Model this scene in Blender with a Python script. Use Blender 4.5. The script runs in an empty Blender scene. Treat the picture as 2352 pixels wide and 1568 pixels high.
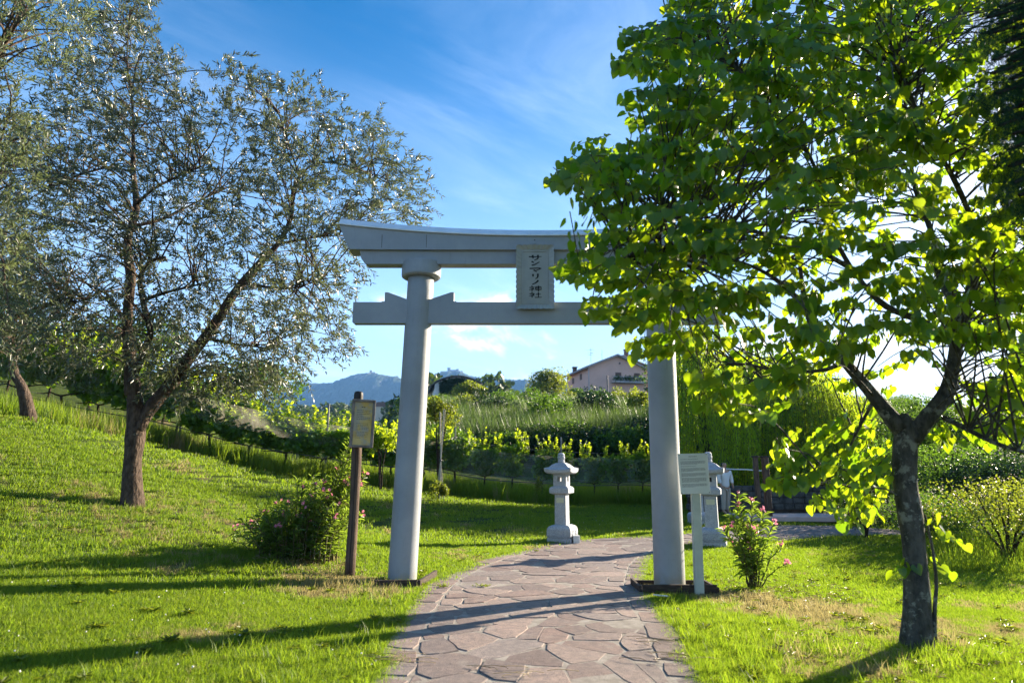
import bpy, bmesh, math, random
import numpy as np
from mathutils import Vector, Matrix
R = math.radians
rng = np.random.default_rng(7)
random.seed(7)
S = bpy.context.scene
COL = S.collection

# ------------------------------------------------------------------ camera
FPX = 1470.0; PITCH = R(11.4); EYE = 1.6           # focal length and picture width of 2352 units
cam_d = bpy.data.cameras.new('camera'); cam = bpy.data.objects.new('camera', cam_d); COL.objects.link(cam)
cam.location = (0, 0, EYE); cam.rotation_euler = (R(90) + PITCH, 0, 0)
cam_d.sensor_width = 36; cam_d.lens = 36 * FPX / 2352
cam_d.clip_start = 0.05; cam_d.clip_end = 12000
cam_d.dof.use_dof = True; cam_d.dof.focus_distance = 11.0; cam_d.dof.aperture_fstop = 1.3
S.camera = cam

# ------------------------------------------------------------------ light
SUN_AZ, SUN_EL = R(54), R(18.5)                     # azimuth clockwise from +Y
sun_dir = Vector((math.sin(SUN_AZ) * math.cos(SUN_EL), math.cos(SUN_AZ) * math.cos(SUN_EL), math.sin(SUN_EL)))
sl = bpy.data.lights.new('sun', 'SUN'); sl.energy = 5.0; sl.angle = R(0.53); sl.color = (1.0, 0.86, 0.66)
so = bpy.data.objects.new('sun', sl); COL.objects.link(so)
so.rotation_euler = (-sun_dir).to_track_quat('-Z', 'Y').to_euler()
W = bpy.data.worlds.new('World'); S.world = W; W.use_nodes = True
S.view_settings.view_transform = 'Standard'; S.view_settings.look = 'None'
S.view_settings.gamma = 1.0; S.view_settings.use_curve_mapping = False
S.view_settings.exposure = 2.1
S.cycles.use_denoising = True
try: S.cycles.denoiser = 'OPENIMAGEDENOISE'
except Exception: pass
S.cycles.max_bounces = 8; S.cycles.diffuse_bounces = 3; S.cycles.glossy_bounces = 2
S.cycles.transmission_bounces = 5; S.cycles.transparent_max_bounces = 12; S.cycles.volume_bounces = 0
S.cycles.sample_clamp_indirect = 6

class N:                                            # small node-tree helper
    def __init__(s, nt): s.t = nt; nt.nodes.clear()
    def n(s, kind, **kw):
        x = s.t.nodes.new(kind)
        for k, v in kw.items(): setattr(x, k, v)
        return x
    def set(s, sock, v):
        if v is None: return
        if isinstance(v, bpy.types.NodeSocket): s.t.links.new(v, sock)
        else:
            if isinstance(v, tuple) and len(v) == 3 and sock.type == 'RGBA': v = (*v, 1)
            sock.default_value = v
    def math(s, op, a, b=None, c=None, clamp=False):
        x = s.n('ShaderNodeMath', operation=op, use_clamp=clamp)
        for i, v in enumerate((a, b, c)): s.set(x.inputs[i], v)
        return x.outputs[0]
    def vmath(s, op, a, b=None, out=0):
        x = s.n('ShaderNodeVectorMath', operation=op)
        s.set(x.inputs[0], a)
        if b is not None: s.set(x.inputs[3 if op == 'SCALE' else 1], b)
        return x.outputs[out]
    def noise(s, vec, scale, detail=4, rough=0.55, dist=0.0, out=0):
        x = s.n('ShaderNodeTexNoise'); s.set(x.inputs['Vector'], vec)
        x.inputs['Scale'].default_value = scale; x.inputs['Detail'].default_value = detail
        x.inputs['Roughness'].default_value = rough; x.inputs['Distortion'].default_value = dist
        return x.outputs[out]
    def voro(s, vec, scale, feature='F1', out=0):
        x = s.n('ShaderNodeTexVoronoi', feature=feature); s.set(x.inputs['Vector'], vec)
        x.inputs['Scale'].default_value = scale
        return x.outputs[out]
    def ramp(s, v, lo, hi, a=0.0, b=1.0, smooth=True):
        x = s.n('ShaderNodeMapRange', interpolation_type='SMOOTHSTEP' if smooth else 'LINEAR')
        for i, q in enumerate((v, lo, hi, a, b)): s.set(x.inputs[i], q)
        return x.outputs[0]
    def mix(s, f, a, b, blend='MIX'):
        x = s.n('ShaderNodeMix', data_type='RGBA', blend_type=blend)
        s.set(x.inputs[0], f); s.set(x.inputs[6], a); s.set(x.inputs[7], b)
        return x.outputs[2]
    def bump(s, h, strength, dist, normal=None):
        x = s.n('ShaderNodeBump'); s.set(x.inputs['Height'], h)
        x.inputs['Strength'].default_value = strength; x.inputs['Distance'].default_value = dist
        if normal is not None: s.set(x.inputs['Normal'], normal)
        return x.outputs[0]
    def bsdf(s, color, rough=0.7, normal=None, spec=0.3, metal=0.0):
        x = s.n('ShaderNodeBsdfPrincipled'); s.set(x.inputs['Base Color'], color)
        s.set(x.inputs['Roughness'], rough); x.inputs['Specular IOR Level'].default_value = spec
        x.inputs['Metallic'].default_value = metal
        if normal is not None: s.set(x.inputs['Normal'], normal)
        return x.outputs[0]
    def out(s, surf=None, vol=None):
        x = s.n('ShaderNodeOutputMaterial')
        if surf is not None: s.set(x.inputs[0], surf)
        if vol is not None: s.set(x.inputs[1], vol)

# ---- sky: Nishita, thin cirrus above, low cumulus along the horizon
w = N(W.node_tree)
sky = w.n('ShaderNodeTexSky', sky_type='NISHITA'); sky.sun_disc = False
sky.sun_elevation = SUN_EL; sky.sun_rotation = SUN_AZ; sky.altitude = 250
sky.air_density = 1.0; sky.dust_density = 1.2; sky.ozone_density = 3.0
SKY_STRENGTH = 0.056
d = w.n('ShaderNodeTexCoord').outputs['Generated']
sep = w.n('ShaderNodeSeparateXYZ'); w.set(sep.inputs[0], d)
dx, dy, dz = sep.outputs
zc = w.math('MAXIMUM', dz, 0.0)
gam = w.n('ShaderNodeHueSaturation'); gam.inputs['Saturation'].default_value = 1.45
w.set(gam.inputs['Color'], sky.outputs[0]); skyc = gam.outputs[0]
den = w.math('ADD', zc, 0.16)
cmb = w.n('ShaderNodeCombineXYZ'); w.set(cmb.inputs[0], w.math('DIVIDE', dx, den)); w.set(cmb.inputs[1], w.math('DIVIDE', dy, den))
rot_ = w.n('ShaderNodeVectorRotate'); rot_.inputs['Angle'].default_value = R(58); rot_.inputs['Axis'].default_value = (0, 0, 1); w.set(rot_.inputs[0], cmb.outputs[0])
cir = w.noise(w.vmath('MULTIPLY', rot_.outputs[0], (1.0, 0.34, 1.0)), 1.9, 9, 0.66, 0.7)
cov = w.noise(cmb.outputs[0], 0.75, 2, 0.5)
cirm = w.math('MULTIPLY', w.ramp(cir, 0.47, 0.74), w.ramp(cov, 0.36, 0.58))
# cumulus bank
cv = w.n('ShaderNodeCombineXYZ')
az = w.math('ARCTAN2', dx, dy)
w.set(cv.inputs[0], w.math('MULTIPLY', az, 1.0)); w.set(cv.inputs[1], w.math('MULTIPLY', zc, 2.1)); cv.inputs[2].default_value = 2.7
cu = w.noise(cv.outputs[0], 4.6, 9, 0.58, 0.35)
lim = w.ramp(zc, 0.03, 0.30, 0.30, 0.66, smooth=False)
cum = w.ramp(w.math('SUBTRACT', cu, lim), 0.0, 0.15)
cut = w.noise(w.vmath('ADD', cv.outputs[0], (0.012, -0.03, 0.0)), 4.6, 9, 0.58, 0.35)
lit = w.ramp(w.math('SUBTRACT', cu, cut), -0.05, 0.09)
hz = w.ramp(zc, 0.0, 0.64, 0.66, 0.0)                       # pale air low down
c1 = w.mix(hz, skyc, (4.9, 6.7, 9.3))
c2 = w.mix(w.math('MULTIPLY', cirm, 0.20), c1, (8.5, 9.5, 11.0))
ccol = w.mix(lit, (7.4, 8.1, 9.3), (11.5, 10.9, 10.2))
c3 = w.mix(w.math('MULTIPLY', cum, 0.75), c2, ccol)
bg = w.n('ShaderNodeBackground'); w.set(bg.inputs[0], c3); bg.inputs[1].default_value = SKY_STRENGTH
wo = w.n('ShaderNodeOutputWorld'); w.set(wo.inputs[0], bg.outputs[0])

# ------------------------------------------------------------------ where things stand
CP, SP = math.cos(PITCH), math.sin(PITCH)
def ray(u, v):
    x = (u - 1176) / FPX; y = (784 - v) / FPX
    return np.array([x, CP - y * SP, SP + y * CP])
def at(u, v, Y):
    r = ray(u, v); t = Y / r[1]
    return np.array([0, 0, EYE]) + r * t

def tps_fit(P, z):
    n = len(P); d = np.linalg.norm(P[:, None] - P[None], axis=2); K = np.where(d > 0, d * d * np.log(d + 1e-9), 0) + np.eye(n) * 0.5
    A = np.zeros((n + 3, n + 3)); A[:n, :n] = K; A[:n, n] = 1; A[:n, n + 1:] = P; A[n, :n] = 1; A[n + 1:, :n] = P.T
    return np.linalg.solve(A, np.r_[z, 0, 0, 0])
CT = np.array([(0,5,0),(-1.3,6.7,0),(1.5,5,0),(1.6,7,0),(-3.5,5,.08),(-5.5,6.5,.32),(-1.6,9.1,.04),(2.4,9.9,-.12),(0,12,0),(0,15,0),(2,15.2,-.02),(5,15,-.03),
    (-6.4,11.5,.92),(-2.5,9.9,.05),(-3.3,10.2,.22),(-7.5,9,.75),(-13,18.5,2.85),(-12,15,2.9),(-17,18.5,3.6),(-7.4,19.5,1.6),(-3,22.3,1.02),(0,23.6,.60),(5,25.8,.42),(10,27.5,.2),(16,28,0),
    (-10,12,1.95),(4,6.3,0),(4.5,9,-.06),(8,9.5,-.1),(7,14,-.08),(12,16,-.1),(9,22,.1),(0,0,0),(-6,0,.1),(6,0,0),(0,-8,0),(-16,6,2.4),(-20,12,4.0),(20,10,-.2),(20,20,-.2),(12,26.5,-.5),(16,24,-.4),(-3,15,.3),(-5,17,.95),(-14,24,4.0),(-20,24,5.4),(-9,25,2.5),(-21,18,4.6)], float)
TW = tps_fit(CT[:, :2], CT[:, 2])
def near_z(x, y):
    x = np.asarray(x, float); y = np.asarray(y, float)
    xc = np.clip(x, -21, 22); yc = np.clip(y, -9, 29)
    z = TW[-3] + TW[-2] * xc + TW[-1] * yc
    for (px, py, _), wgt in zip(CT, TW):
        d = np.sqrt((xc - px) ** 2 + (yc - py) ** 2) + 1e-9
        z = z + wgt * d * d * np.log(d)
    return z
def sst(a, b, x): t = np.clip((x - a) / (b - a), 0, 1); return t * t * (3 - 2 * t)
def far_z(x, y):
    rr = np.sqrt(x * x + y * y)
    yy = np.maximum(y, 0.35 * rr)
    right = np.interp(yy, [25, 34, 45, 60, 90, 112, 130, 160, 260, 380, 460, 700, 1600, 3500], [.5, 1.4, 3.6, 6.0, 9.0, 11.6, 14.2, 16.5, 20, 38, 44, 30, 30, 30])
    left = np.interp(yy, [22, 30, 60, 150, 260, 380, 460, 700, 1600, 3500], [1.2, .6, -1.5, 1, 12, 34, 41, 30, 30, 30])
    az = x / np.maximum(yy, 1)
    s = sst(-.24, -.13, az)
    left = np.where(yy > 150, left * (1 - .75 * sst(-.28, -.55, az) ), left)
    left = left + 4.2 * sst(-.33, -.6, az) * (1 - sst(40, 120, yy))
    z = left * (1 - s) + right * s
    z = z + (sst(60, 300, yy)) * (2.2 * np.sin(x * .021 + y * .013) + 1.2 * np.sin(x * .05 - y * .031))
    back = sst(10, -40, y)
    return z * (1 - back)
def gz(x, y):
    x = np.asarray(x, float); y = np.asarray(y, float)
    b = np.maximum(sst(26.5, 36, y), np.maximum(sst(18, 40, np.abs(x)), sst(-6, -20, y)))
    return near_z(x, y) * (1 - b) + far_z(x, y) * b
def gp(u, v):                                      # ground point seen at (u, v)
    r = ray(u, v); t = 2.0
    while t < 200:
        p = np.array([0, 0, EYE]) + r * t
        if p[2] <= float(gz(p[0], p[1])): break
        t += .02
    p[2] = float(gz(p[0], p[1])); return p
def onto(x, y): return np.array([x, y, float(gz(x, y))])

# ------------------------------------------------------------------ object helpers
def put(o, label=None, cat=None, group=None, kind=None):
    if label: o['label'] = label
    if cat: o['category'] = cat
    if group: o['group'] = group
    if kind: o['kind'] = kind
    return o
def thing(name, loc, label, cat, group=None, rz=0):
    o = bpy.data.objects.new(name, None); COL.objects.link(o); o.location = tuple(map(float, loc)); o.rotation_euler = (0, 0, rz)
    o.empty_display_size = .2
    return put(o, label, cat, group)
def mesh(name, V, F, mat, parent=None, smooth=False, tint=None, world=True, origin=None, mats=None, midx=None):
    V = np.asarray(V, float).reshape(-1, 3)
    if parent is not None and world: V = V - np.array(parent.location)
    if origin is not None: V = V - np.asarray(origin, float)
    me = bpy.data.meshes.new(name)
    if isinstance(F, np.ndarray) and F.ndim == 2:
        nf, k = F.shape
        me.vertices.add(len(V)); me.vertices.foreach_set('co', V.astype(np.float32).ravel())
        me.loops.add(nf * k); me.loops.foreach_set('vertex_index', F.astype(np.int32).ravel())
        me.polygons.add(nf); me.polygons.foreach_set('loop_start', np.arange(0, nf * k, k, dtype=np.int32))
        me.polygons.foreach_set('loop_total', np.full(nf, k, np.int32))
        me.update(calc_edges=True)
    else:
        me.from_pydata([tuple(q) for q in V], [], [tuple(int(i) for i in f) for f in F])
    if tint is not None:
        a = me.attributes.new('tint', 'FLOAT', 'POINT'); a.data.foreach_set('value', np.asarray(tint, np.float32))
    for m in (mats or [mat]): me.materials.append(m)
    if midx is not None: me.polygons.foreach_set('material_index', np.asarray(midx, np.int32))
    if smooth: me.polygons.foreach_set('use_smooth', np.ones(len(me.polygons), bool))
    me.validate(); me.update()
    o = bpy.data.objects.new(name, me); COL.objects.link(o)
    if parent is not None: o.parent = parent
    if origin is not None: o.location = tuple(map(float, origin))
    return o
class Acc:                                          # collects shapes into one mesh
    def __init__(s): s.V = []; s.F = []; s.n = 0
    def add(s, V, F):
        V = np.asarray(V, float).reshape(-1, 3); s.V.append(V); s.F += [tuple(int(i) + s.n for i in f) for f in F]; s.n += len(V); return s
    def box(s, c, size, rot=None, bev=0.0):
        bm = bmesh.new(); bmesh.ops.create_cube(bm, size=1); bmesh.ops.scale(bm, vec=size, verts=bm.verts)
        if bev: bmesh.ops.bevel(bm, geom=list(bm.edges), offset=bev, segments=1, affect='EDGES')
        M_ = Matrix.Translation(Vector(map(float, c))) @ (rot.to_4x4() if rot is not None else Matrix())
        bm.transform(M_); s.bm(bm); return s
    def bm(s, bm):
        bm.verts.index_update(); s.add([tuple(v.co) for v in bm.verts], [[v.index for v in f.verts] for f in bm.faces]); bm.free()
    def prism(s, pts, y0, y1, bev=0):               # outline in xz, pushed along y
        n = len(pts); V = [(x, y0, z) for x, z in pts] + [(x, y1, z) for x, z in pts]
        F = [list(range(n)), list(range(2 * n - 1, n - 1, -1))] + [[i, i + n, (i + 1) % n + n, (i + 1) % n] for i in range(n)]
        return s.add(V, F)
    def flat(s, pts, z0, z1):                       # outline in xy, pushed up
        n = len(pts); V = [(x, y, z0) for x, y in pts] + [(x, y, z1) for x, y in pts]
        F = [list(range(n - 1, -1, -1)), list(range(n, 2 * n))] + [[i, (i + 1) % n, (i + 1) % n + n, i + n] for i in range(n)]
        return s.add(V, F)
    def tube(s, P, r, sides=8, cap=True):
        P = np.asarray(P, float); r = np.broadcast_to(np.asarray(r, float), (len(P),))
        V, F = tubes(P[None], r[None], sides); s.add(V, F.tolist())
        if cap:
            a = s.n - len(V); s.F.append(tuple(range(a, a + sides))[::-1]); s.F.append(tuple(range(s.n - sides, s.n)))
        return s
    def lathe(s, prof, c, sides=24, sq=False):
        V = []; k = len(prof)
        for i in range(sides):
            a = 2 * math.pi * (i + (.5 if sq else 0)) / sides
            for r, z in prof: V.append((c[0] + r * math.cos(a), c[1] + r * math.sin(a), c[2] + z))
        F = [[i * k + j, ((i + 1) % sides) * k + j, ((i + 1) % sides) * k + j + 1, i * k + j + 1] for i in range(sides) for j in range(k - 1)]
        F.append([i * k for i in range(sides)][::-1]); F.append([i * k + k - 1 for i in range(sides)])
        return s.add(V, F)
    def arr(s): return np.concatenate(s.V), s.F
    def done(s, name, mat, parent=None, **kw): V, F = s.arr(); return mesh(name, V, F, mat, parent, **kw)
def nrm(a): return a / (np.linalg.norm(a, axis=-1, keepdims=True) + 1e-12)
def tubes(P, r, sides=5):
    m, k, _ = P.shape
    T = np.gradient(P, axis=1); T = nrm(T)
    ref = np.where(np.abs(T[..., 2:3]) > .9, np.array([1., 0, 0]), np.array([0, 0, 1.]))
    ref = ref[:, :1].repeat(k, 1)
    A = nrm(np.cross(T, ref)); B = np.cross(T, A)
    a = np.arange(sides) * 2 * math.pi / sides
    V = P[:, :, None] + r[..., None, None] * (A[:, :, None] * np.cos(a)[:, None] + B[:, :, None] * np.sin(a)[:, None])
    i = np.arange(m)[:, None, None]; j = np.arange(k - 1)[None, :, None]; s_ = np.arange(sides)[None, None, :]; s2 = (s_ + 1) % sides
    b = i * k * sides
    F = np.stack([b + j * sides + s_, b + j * sides + s2, b + (j + 1) * sides + s2, b + (j + 1) * sides + s_], -1).reshape(-1, 4)
    return V.reshape(-1, 3), F
def limb_curve(P, n=14, wob=0.0):
    P = np.asarray(P, float); Pm = np.vstack([2 * P[0] - P[1], P, 2 * P[-1] - P[-2]]); out = []
    k = len(P) - 1
    for q in np.linspace(0, k, n):
        i = min(int(q), k - 1); t = q - i; a, b, c, d_ = Pm[i:i + 4]
        out.append(.5 * ((2 * b) + (-a + c) * t + (2 * a - 5 * b + 4 * c - d_) * t * t + (-a + 3 * b - 3 * c + d_) * t ** 3))
    out = np.array(out)
    if wob: out[1:-1] += rng.normal(0, wob, (n - 2, 3))
    return out

# ---- leaves (templates: x along the leaf 0..1, y across, z out of the blade)
def tpl(kind):
    if kind == 'lance': V = [(0,0,0),(.45,.5,.06),(1,0,-.05),(.45,-.5,.06)]; F = [(0,1,2,3)]; 
    elif kind == 'lancefold': V = [(0,0,0),(.35,.5,.10),(.7,.36,.05),(1,0,-.12),(.7,-.36,.05),(.35,-.5,.10),(.5,0,0)]; F = [(0,6,1),(1,6,2),(2,6,3),(0,5,6),(5,4,6),(4,3,6)]
    elif kind == 'broad': V = [(0,0,0),(.3,.48,.08),(.75,.36,.03),(1,0,-.1),(.75,-.36,.03),(.3,-.48,.08)]; F = [(0,3,2,1),(0,5,4,3)]
    elif kind == 'vine': V = [(0,0,0),(-.1,.3,.03),(.25,.55,.05),(.55,.33,0),(.75,.42,-.05),(1,0,-.15),(.75,-.42,-.05),(.55,-.33,0),(.25,-.55,.05),(-.1,-.3,.03)]; F = [(0,3,2,1),(0,5,4,3),(0,7,6,5),(0,9,8,7)]
    elif kind == 'heart':
        V = [(0,0,0),(-.13,.2,.05),(-.04,.42,.08),(.2,.52,.09),(.5,.43,.05),(.8,.2,-.03),(1,0,-.12),(.8,-.2,-.03),(.5,-.43,.05),(.2,-.52,.09),(-.04,-.42,.08),(-.13,-.2,.05),(.35,0,-.02),(.7,0,-.06)]
        F = [(0,1,2,12),(12,2,3),(12,3,4,13),(13,4,5,6),(0,12,10,11),(12,9,10),(12,13,8,9),(13,6,7,8)]
    elif kind == 'blade': V = [(0,.5,0),(0,-.5,0),(.55,.38,.10),(.55,-.38,.10),(1,0,-.02)]; F = [(0,1,3,2),(2,3,4)]
    return np.array(V, float), F
def frames(D, Nn):
    D = nrm(D); Y = nrm(np.cross(Nn, D)); Z = np.cross(D, Y); return D, Y, Z
def leaves(P, D, Nn, L, Wd, kind, curl=1.0):
    V, F = tpl(kind); D, Y, Z = frames(D, Nn); m = len(P)
    L = np.broadcast_to(L, (m,)); Wd = np.broadcast_to(Wd, (m,))
    out = P[:, None] + V[None, :, 0:1] * (D * L[:, None])[:, None] + V[None, :, 1:2] * (Y * Wd[:, None])[:, None] + V[None, :, 2:3] * (Z * L[:, None] * curl)[:, None]
    T = []                                         # all faces as triangles
    for f in F:
        for a in range(1, len(f) - 1): T.append((f[0], f[a], f[a + 1]))
    T = np.array(T); Fa = (T[None] + (np.arange(m) * len(V))[:, None, None]).reshape(-1, 3)
    return out.reshape(-1, 3), Fa, len(V)
def leafmesh(name, P, D, Nn, L, Wd, kind, mat, parent, tint=None, world=True, stuff=True, curl=1.0):
    V, F, k = leaves(P, D, Nn, L, Wd, kind, curl)
    t = (rng.random(len(P)) if tint is None else tint).repeat(k)
    o = mesh(name, V, F, mat, parent, tint=t, world=world)
    if stuff: o['kind'] = 'stuff'
    return o
def sprigs(S0, D, L, n, droop=.2, ang=50, start=.12, pairs=True):
    """leaf positions and directions along many curved twigs at once"""
    m = len(S0); D = nrm(D); t = np.linspace(start, 1, n)[None, :, None]
    dn = np.array([0, 0, -1.]); L3 = L[:, None, None]
    P = S0[:, None] + D[:, None] * L3 * t + dn * (droop * L3 * t * t)
    T = nrm(D[:, None] + dn * (2 * droop * t)) * np.ones((m, n, 1))
    rv = nrm(rng.normal(size=(m, n, 3))); Sd = nrm(np.cross(T, rv))
    a = R(ang) * (1 - .35 * t + rng.normal(0, .15, (m, n, 1)))
    o = []
    for sg in ((1, -1) if pairs else (1,)):
        Dl = T * np.cos(a) + sg * Sd * np.sin(a); o.append((P.reshape(-1, 3), Dl.reshape(-1, 3)))
    Pp = np.concatenate([q[0] for q in o]); Dd = np.concatenate([q[1] for q in o])
    tw = np.concatenate([S0[:, None] + D[:, None] * L3 * q + dn * (droop * L3 * q * q) for q in (np.array([[[0.]]]), np.array([[[.35]]]), np.array([[[.7]]]), np.array([[[1.]]]))], 1)
    return Pp, Dd, tw
def inpoly(pts, poly):
    x, y = pts[:, 0], pts[:, 1]; r = np.zeros(len(pts), bool); n = len(poly)
    for i in range(n):
        x1, y1 = poly[i]; x2, y2 = poly[(i + 1) % n]
        c = ((y1 > y) != (y2 > y)) & (x < (x2 - x1) * (y - y1) / (y2 - y1 + 1e-12) + x1); r ^= c
    return r
def poisson(poly, dist, tries=4000, holes=()):
    poly = np.array(poly, float); lo, hi = poly.min(0), poly.max(0); c = lo + rng.random((tries, 2)) * (hi - lo)
    c = c[inpoly(c, poly)]
    for (hx, hy, hr) in holes: c = c[np.hypot(c[:, 0] - hx, c[:, 1] - hy) > hr]
    keep = []
    for p in c:
        if all((p[0] - q[0]) ** 2 + (p[1] - q[1]) ** 2 > dist * dist for q in keep): keep.append(p)
    return np.array(keep)

# ------------------------------------------------------------------ materials
def material(name, fn):
    m = bpy.data.materials.new(name); m.use_nodes = True; h = N(m.node_tree); h.mat = m; r = fn(h)
    if r is not None: h.out(r)
    return m
def noisy(name, a, b, scale=6, rough=.7, bump=.3, bscale=None, bdist=.01, spec=.3, detail=6, obj=False, vec=None, rnd=0.0):
    def f(h):
        co = h.n('ShaderNodeTexCoord').outputs['Object'] if obj else h.n('ShaderNodeNewGeometry').outputs['Position']
        if vec: co = h.vmath('MULTIPLY', co, vec)
        c = h.mix(h.ramp(h.noise(co, scale, detail, .6), .3, .7), a, b)
        if rnd:
            oi = h.n('ShaderNodeObjectInfo').outputs['Random']
            c = h.mix(1.0, c, h.mix(oi, (1 - rnd,) * 3, (1 + rnd,) * 3), 'MULTIPLY')
        nb = h.bump(h.noise(co, bscale or scale * 6, 4, .6), bump, bdist) if bump else None
        return h.bsdf(c, rough, nb, spec)
    return material(name, f)
def leafy(name, a, b, trans, fac=.45, rough=.45, spec=.4, tb=None):
    """a, b: blade colours; trans: colour of light through the blade"""
    def f(h):
        t = h.n('ShaderNodeAttribute', attribute_name='tint').outputs['Fac']
        c = h.mix(t, a, b)
        pos = h.n('ShaderNodeNewGeometry').outputs['Position']
        v = h.ramp(h.noise(pos, 1.6, 2), .3, .7, .8, 1.25)
        c = h.mix(1.0, c, v, 'MULTIPLY')
        c = h.mix(1.0, c, h.ramp(h.noise(pos, .16, 4, .7), .34, .66, .62, 1.35), 'MULTIPLY')
        tr = h.n('ShaderNodeBsdfTranslucent'); h.set(tr.inputs[0], h.mix(h.math('POWER', t, 1.1) if tb else t, trans, tb or tuple(q * 1.35 for q in trans)))
        mx = h.n('ShaderNodeMixShader'); mx.inputs[0].default_value = fac
        h.set(mx.inputs[1], h.bsdf(c, rough, None, spec)); h.set(mx.inputs[2], tr.outputs[0])
        return mx.outputs[0]
    return material(name, f)

m_hedge = leafy('hedge leaves', (.018, .050, .008), (.050, .095, .014), (.14, .26, .015), .4)
DRY = [(-6.3, 11.3, 2.9, .50), (-8.6, 10.0, 2.2, .42), (-2.3, 9.2, 1.5, .7), (-4.6, 9.4, 1.3, .5), (3.0, 9.1, 1.0, .75), (4.0, 7.2, 1.5, .62), (3.0, 6.2, 1.1, .5), (5.4, 6.8, 1.4, .6), (-3.0, 10.4, 1.0, .6), (3.5, 8.2, 1.2, .85), (1.9, 9.4, .9, .5)]
def dry_mask(h, pos):
    p2 = h.vmath('MULTIPLY', pos, (1, 1, 0)); m = None
    for (x, y, r, s) in DRY:
        d_ = h.vmath('LENGTH', h.vmath('SUBTRACT', p2, (x, y, 0)), out=1)
        q = h.ramp(d_, r * .35, r * 1.25, s, 0.0); m = q if m is None else h.math('MAXIMUM', m, q)
    n = h.noise(p2, 2.3, 6, .72)
    gen = h.ramp(h.noise(p2, .55, 4), .44, .68, 0, .62)
    m = h.math('MAXIMUM', m, gen)
    return h.ramp(h.math('ADD', m, h.math('MULTIPLY', h.math('SUBTRACT', n, .52), 1.7)), .25, .85)
def dry_at(x, y):
    m = 0
    for (a, b, r, s) in DRY: m = np.maximum(m, s * (1 - sst(r * .35, r * 1.25, np.hypot(x - a, y - b))))
    return m
def f_ground(h):
    pos = h.n('ShaderNodeNewGeometry').outputs['Position']
    sp_ = h.n('ShaderNodeSeparateXYZ'); h.set(sp_.inputs[0], pos)
    lawn = h.mix(h.ramp(h.noise(pos, 9, 5), .3, .7), (.030, .050, .010), (.070, .095, .018))
    dry = h.mix(h.noise(pos, 25, 5), (.10, .075, .038), (.22, .17, .085))
    c = h.mix(dry_mask(h, pos), lawn, dry)
    farc = h.mix(h.ramp(h.noise(pos, .05, 6, .7), .35, .65), (.030, .048, .016), (.075, .085, .030))
    c = h.mix(h.ramp(sp_.outputs[1], 30, 45), c, farc)
    return h.bsdf(c, .95, h.bump(h.noise(pos, 30, 5), .6, .02), .1)
m_ground = material('ground soil and turf', f_ground)
def f_grass(h):
    pos = h.n('ShaderNodeNewGeometry').outputs['Position']
    t = h.n('ShaderNodeAttribute', attribute_name='tint').outputs['Fac']
    p2 = h.vmath('MULTIPLY', pos, (1, 1, 0))
    big = h.ramp(h.noise(p2, .8, 4, .6), .32, .68)
    g = h.mix(big, (.030, .088, .007), (.125, .155, .014)); g = h.mix(h.ramp(h.noise(p2, 4.5, 4, .7), .35, .62, .55, 0), g, (.022, .070, .006)); g2 = h.mix(t, g, h.mix(.5, g, (.17, .22, .02)))
    straw = h.mix(t, (.17, .15, .055), (.34, .27, .13))
    dm = dry_mask(h, pos); pick = h.ramp(h.math('ADD', h.math('MULTIPLY', dm, .85), h.math('MULTIPLY', t, .5)), .62, .78)
    c = h.mix(pick, g2, straw)
    tr = h.n('ShaderNodeBsdfTranslucent'); h.set(tr.inputs[0], h.mix(pick, h.mix(t, (.23, .40, .014), (.40, .52, .03)), (.42, .36, .14)))
    mx = h.n('ShaderNodeMixShader'); mx.inputs[0].default_value = .48
    h.set(mx.inputs[1], h.bsdf(c, .5, None, .3)); h.set(mx.inputs[2], tr.outputs[0])
    return mx.outputs[0]
m_grass = material('grass blades', f_grass)

# ------------------------------------------------------------------ the ground
def build_ground():
    rr = np.concatenate([[.001], np.geomspace(1.2, 3450, 250)]); aa = np.concatenate([np.linspace(-48, 48, 330), np.linspace(50, 310, 90)]) * math.pi / 180
    A, Q = np.meshgrid(aa, rr); x = Q * np.sin(A); y = Q * np.cos(A); z = gz(x, y)
    ns = sst(40, 120, Q) * .5
    z = z + ns * rng.normal(0, 1, z.shape)
    V = np.stack([x, y, z], -1).reshape(-1, 3); nr, na = A.shape
    i = np.arange(nr - 1)[:, None]; j = np.arange(na)[None]; j2 = (j + 1) % na
    F = np.stack([i * na + j, (i + 1) * na + j, (i + 1) * na + j2, i * na + j2], -1).reshape(-1, 4)[:, ::-1]
    o = mesh('ground', V, F, m_ground, smooth=True); o['kind'] = 'structure'
    return o
build_ground()

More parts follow.
